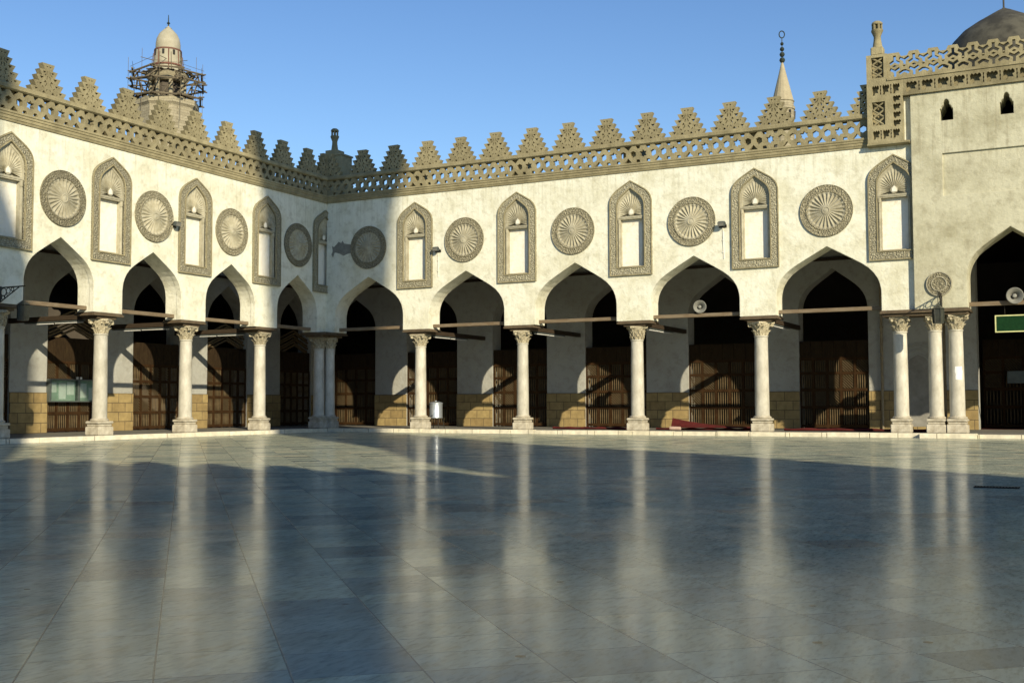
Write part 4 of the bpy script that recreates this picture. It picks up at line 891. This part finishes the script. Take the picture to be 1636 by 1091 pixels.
def scaffold_minaret(cx, cy):
    Z = lambda z: .91 + 2.2 * (z - .91); k = .0968
    t = thing('minaret', 'stone minaret wrapped in wooden scaffolding with a pale onion dome above the left arcade', 'minaret', (cx, cy, 0))
    bm = bmesh.new(); h = Z(22.1); rr = 4.5
    lathe(bm, [(rr, -.3), (rr, h - 6), (rr + .25, h - 5.9), (rr + .25, h - 5.4), (rr, h - 5.3), (rr, h - 1.2), (rr + .35, h - .8), (rr + .35, h)], 8, phase=R(10)); bmobj('octagonal_body', bm, m_minaret, t)
    bm = bmesh.new(); lathe(bm, [(2.0, h), (2.0, Z(23.9))], 8, phase=R(22))
    bmobj('arcade_core', bm, m_hall, t)
    bm = bmesh.new()
    for i in range(8):
        a = i * math.pi / 4 + R(10); x, y_ = 2.55 * math.cos(a), 2.55 * math.sin(a); tube(bm, (x, y_, h), (x, y_, Z(23.6)), .34, .30, 8)
    lathe(bm, [(2.7, Z(23.5)), (2.9, Z(23.6)), (3.3, Z(23.95)), (3.3, Z(24.05)), (2.3, Z(24.06))], 16); bmobj('column_ring', bm, m_minaret, t)
    bm = bmesh.new(); lathe(bm, [(2.2, Z(24.05)), (2.15, Z(24.75)), (1.98, Z(25.8)), (2.0, Z(25.85))], 24); bmobj('drum', bm, m_mindome, t, True)
    bm = bmesh.new()
    lathe(bm, [(2.2, Z(24.62)), (2.3, Z(24.63)), (2.3, Z(24.74)), (2.14, Z(24.75))], 24); lathe(bm, [(1.98, Z(25.74)), (2.06, Z(25.75)), (2.06, Z(25.84)), (1.98, Z(25.85))], 24)
    for i in range(8):
        a = i * math.pi / 4 + R(2); tube(bm, (2.2 * math.cos(a), 2.2 * math.sin(a), Z(24.06)), (2.0 * math.cos(a), 2.0 * math.sin(a), Z(25.8)), .09, None, 6)
    bmobj('red_band', bm, m_redband, t)
    for i in range(8):
        bm = bmesh.new(); a = (i + .5) * math.pi / 4 + R(2); d = Vector((math.cos(a), math.sin(a), 0)); mt = Matrix.Translation(d * 2.0) @ Matrix.Rotation(a, 4, 'Z'); box(bm, -.15, .1, -.17, .17, Z(25.35), Z(25.7), mt); bmobj('window', bm, m_iron, t)
    bm = bmesh.new(); lathe(bm, [(1.82, Z(25.85)), (1.86, Z(26.0)), (1.85, Z(26.3)), (1.72, Z(26.65)), (1.35, Z(27.0)), (.8, Z(27.28)), (.45, Z(27.4)), (.5, Z(27.44)), (.2, Z(27.52)), (.1, Z(27.6))], 32); bmobj('onion_dome', bm, m_mindome, t, True)
    bm = bmesh.new(); tube(bm, (0, 0, Z(27.5)), (0, 0, Z(28.4)), .12, .05); lathe(bm, [(.05, Z(27.7)), (.28, Z(27.8)), (.05, Z(27.92))], 10); bmobj('spire', bm, m_copper, t, True)
    # scaffolding: rings of poles, ledgers, braces
    rnd = random.Random(11); bm = bmesh.new()
    for (ring, z) in ((5.5, Z(24.02)), (5.7, Z(23.35)), (5.3, Z(22.3))):
        n = 8
        for i in range(n):
            a0, a1 = 2 * math.pi * i / n + .35, 2 * math.pi * (i + 1) / n + .35
            p0 = Vector((ring * math.cos(a0), ring * math.sin(a0), z + rnd.uniform(-.25, .25))); p1 = Vector((ring * math.cos(a1), ring * math.sin(a1), z + rnd.uniform(-.25, .25))); d = (p1 - p0) * .12
            tube(bm, p0 - d, p1 + d, .15, None, 6); tube(bm, p0 * .62 + Vector((0, 0, z * .38)), p0 * 1.12 - Vector((0, 0, z * .12)), .11, None, 6)
            tube(bm, p0 - d + Vector((0, 0, .9)), p1 + d + Vector((0, 0, .9 + rnd.uniform(-.3, .3))), .03, None, 5)
    for i in range(11):
        a = 2 * math.pi * i / 11 + .1; ring = 5.5 + rnd.uniform(-.4, .5); tube(bm, (ring * math.cos(a), ring * math.sin(a), Z(20.3)), (ring * math.cos(a + .02), ring * math.sin(a + .02), Z(24.3) + rnd.uniform(0, 2.4)), .038, .03, 5)
    for i in range(12):
        a = 2 * math.pi * i / 12; b = a + rnd.uniform(.3, .8); tube(bm, (3.6 * math.cos(a), 3.6 * math.sin(a), Z(22.2)), (4.6 * math.cos(b), 4.6 * math.sin(b), Z(23.9)), .11, None, 5)
    for i in range(8):
        a = 2 * math.pi * i / 8 + .2; tube(bm, (5.6 * math.cos(a), 5.6 * math.sin(a), Z(23.3)), (4.6 * math.cos(a + .3), 4.6 * math.sin(a + .3), Z(24.02)), .14, None, 5)
        tube(bm, (2.6 * math.cos(a), 2.6 * math.sin(a), Z(24.1)), (2.2 * math.cos(a), 2.2 * math.sin(a), Z(25.5)), .05, None, 5)
    for i in range(5): a = i * 1.3; tube(bm, (4 * math.cos(a), 4 * math.sin(a), Z(25.0) + rnd.uniform(-.5, .8)), (2 * math.cos(a + .2), 2 * math.sin(a + .2), Z(25.0)), .05, None, 5)
    bmobj('scaffold_poles', bm, m_scaf, t)
    for (z, r0, r1) in ((Z(24.08), 2.4, 4.4), (Z(22.28), 3.2, 5.2)):
        bm = bmesh.new()
        for i in range(14):
            a = 2 * math.pi * i / 14; mt = Matrix.Translation((0, 0, z)) @ Matrix.Rotation(a, 4, 'Z'); rr = (r0 + r1) / 2 + rnd.uniform(-.5, .3); box(bm, rr - .35, rr + .35, -1.3, 1.3, 0, .07, mt @ Matrix.Rotation(R(rnd.uniform(-3, 3)), 4, 'X'))
        bmobj('plank_deck', bm, m_scaf, t)
P30 = Vector((-30, 21.65)); c2 = Vector((27.186, -36.458)); Pk = c2 + 2.2 * (P30 - c2)
scaffold_minaret(Pk.x, Pk.y)

# ------------------------------------------------------------------ the other side of the court, behind the viewer
opp = thing('courtyard_range', 'crenellated range closing the court behind the viewer, seen only by its shadow', 'building', (0, -38.6, 0))
bm = bmesh.new(); box(bm, -22, 66, -8, 0, -.3, 10.05); bmobj('wall', bm, m_plaster, opp)
bm = bmesh.new(); x = 2.0
while x < 60: box(bm, x - .62, x + .62, -.25, -.02, 10.05, 10.4); box(bm, x - .4, x + .4, -.25, -.02, 10.4, 10.75); box(bm, x - .2, x + .2, -.25, -.02, 10.75, 11.0); x += 1.5
bmobj('parapet', bm, m_stone, opp)
def shade_tower(cx, cy, prof, label):
    t = thing('minaret', label, 'minaret', (cx, cy, 0)); bm = bmesh.new(); lathe(bm, prof, 12); bmobj('shaft', bm, m_minaret, t)
shade_tower(50.0, -44.0, [(3.5, -.3), (3.35, 17), (2.2, 20), (2.1, 29), (2.45, 32), (2.6, 35), (3.1, 37), (3.3, 38), (3.3, 43), (1.6, 43.5), (1.4, 52), (.3, 55)], 'tall minaret behind the viewer whose shadow falls in the corner')
shade_tower(35.1, -46.6, [(1.55, -.3), (1.5, 24.5), (1.1, 25.7), (.6, 27), (.6, 28.5), (1.0, 29.3), (1.0, 31.8), (.6, 32.5), (.2, 36)], 'shorter minaret behind the viewer whose shadow falls at the left edge')
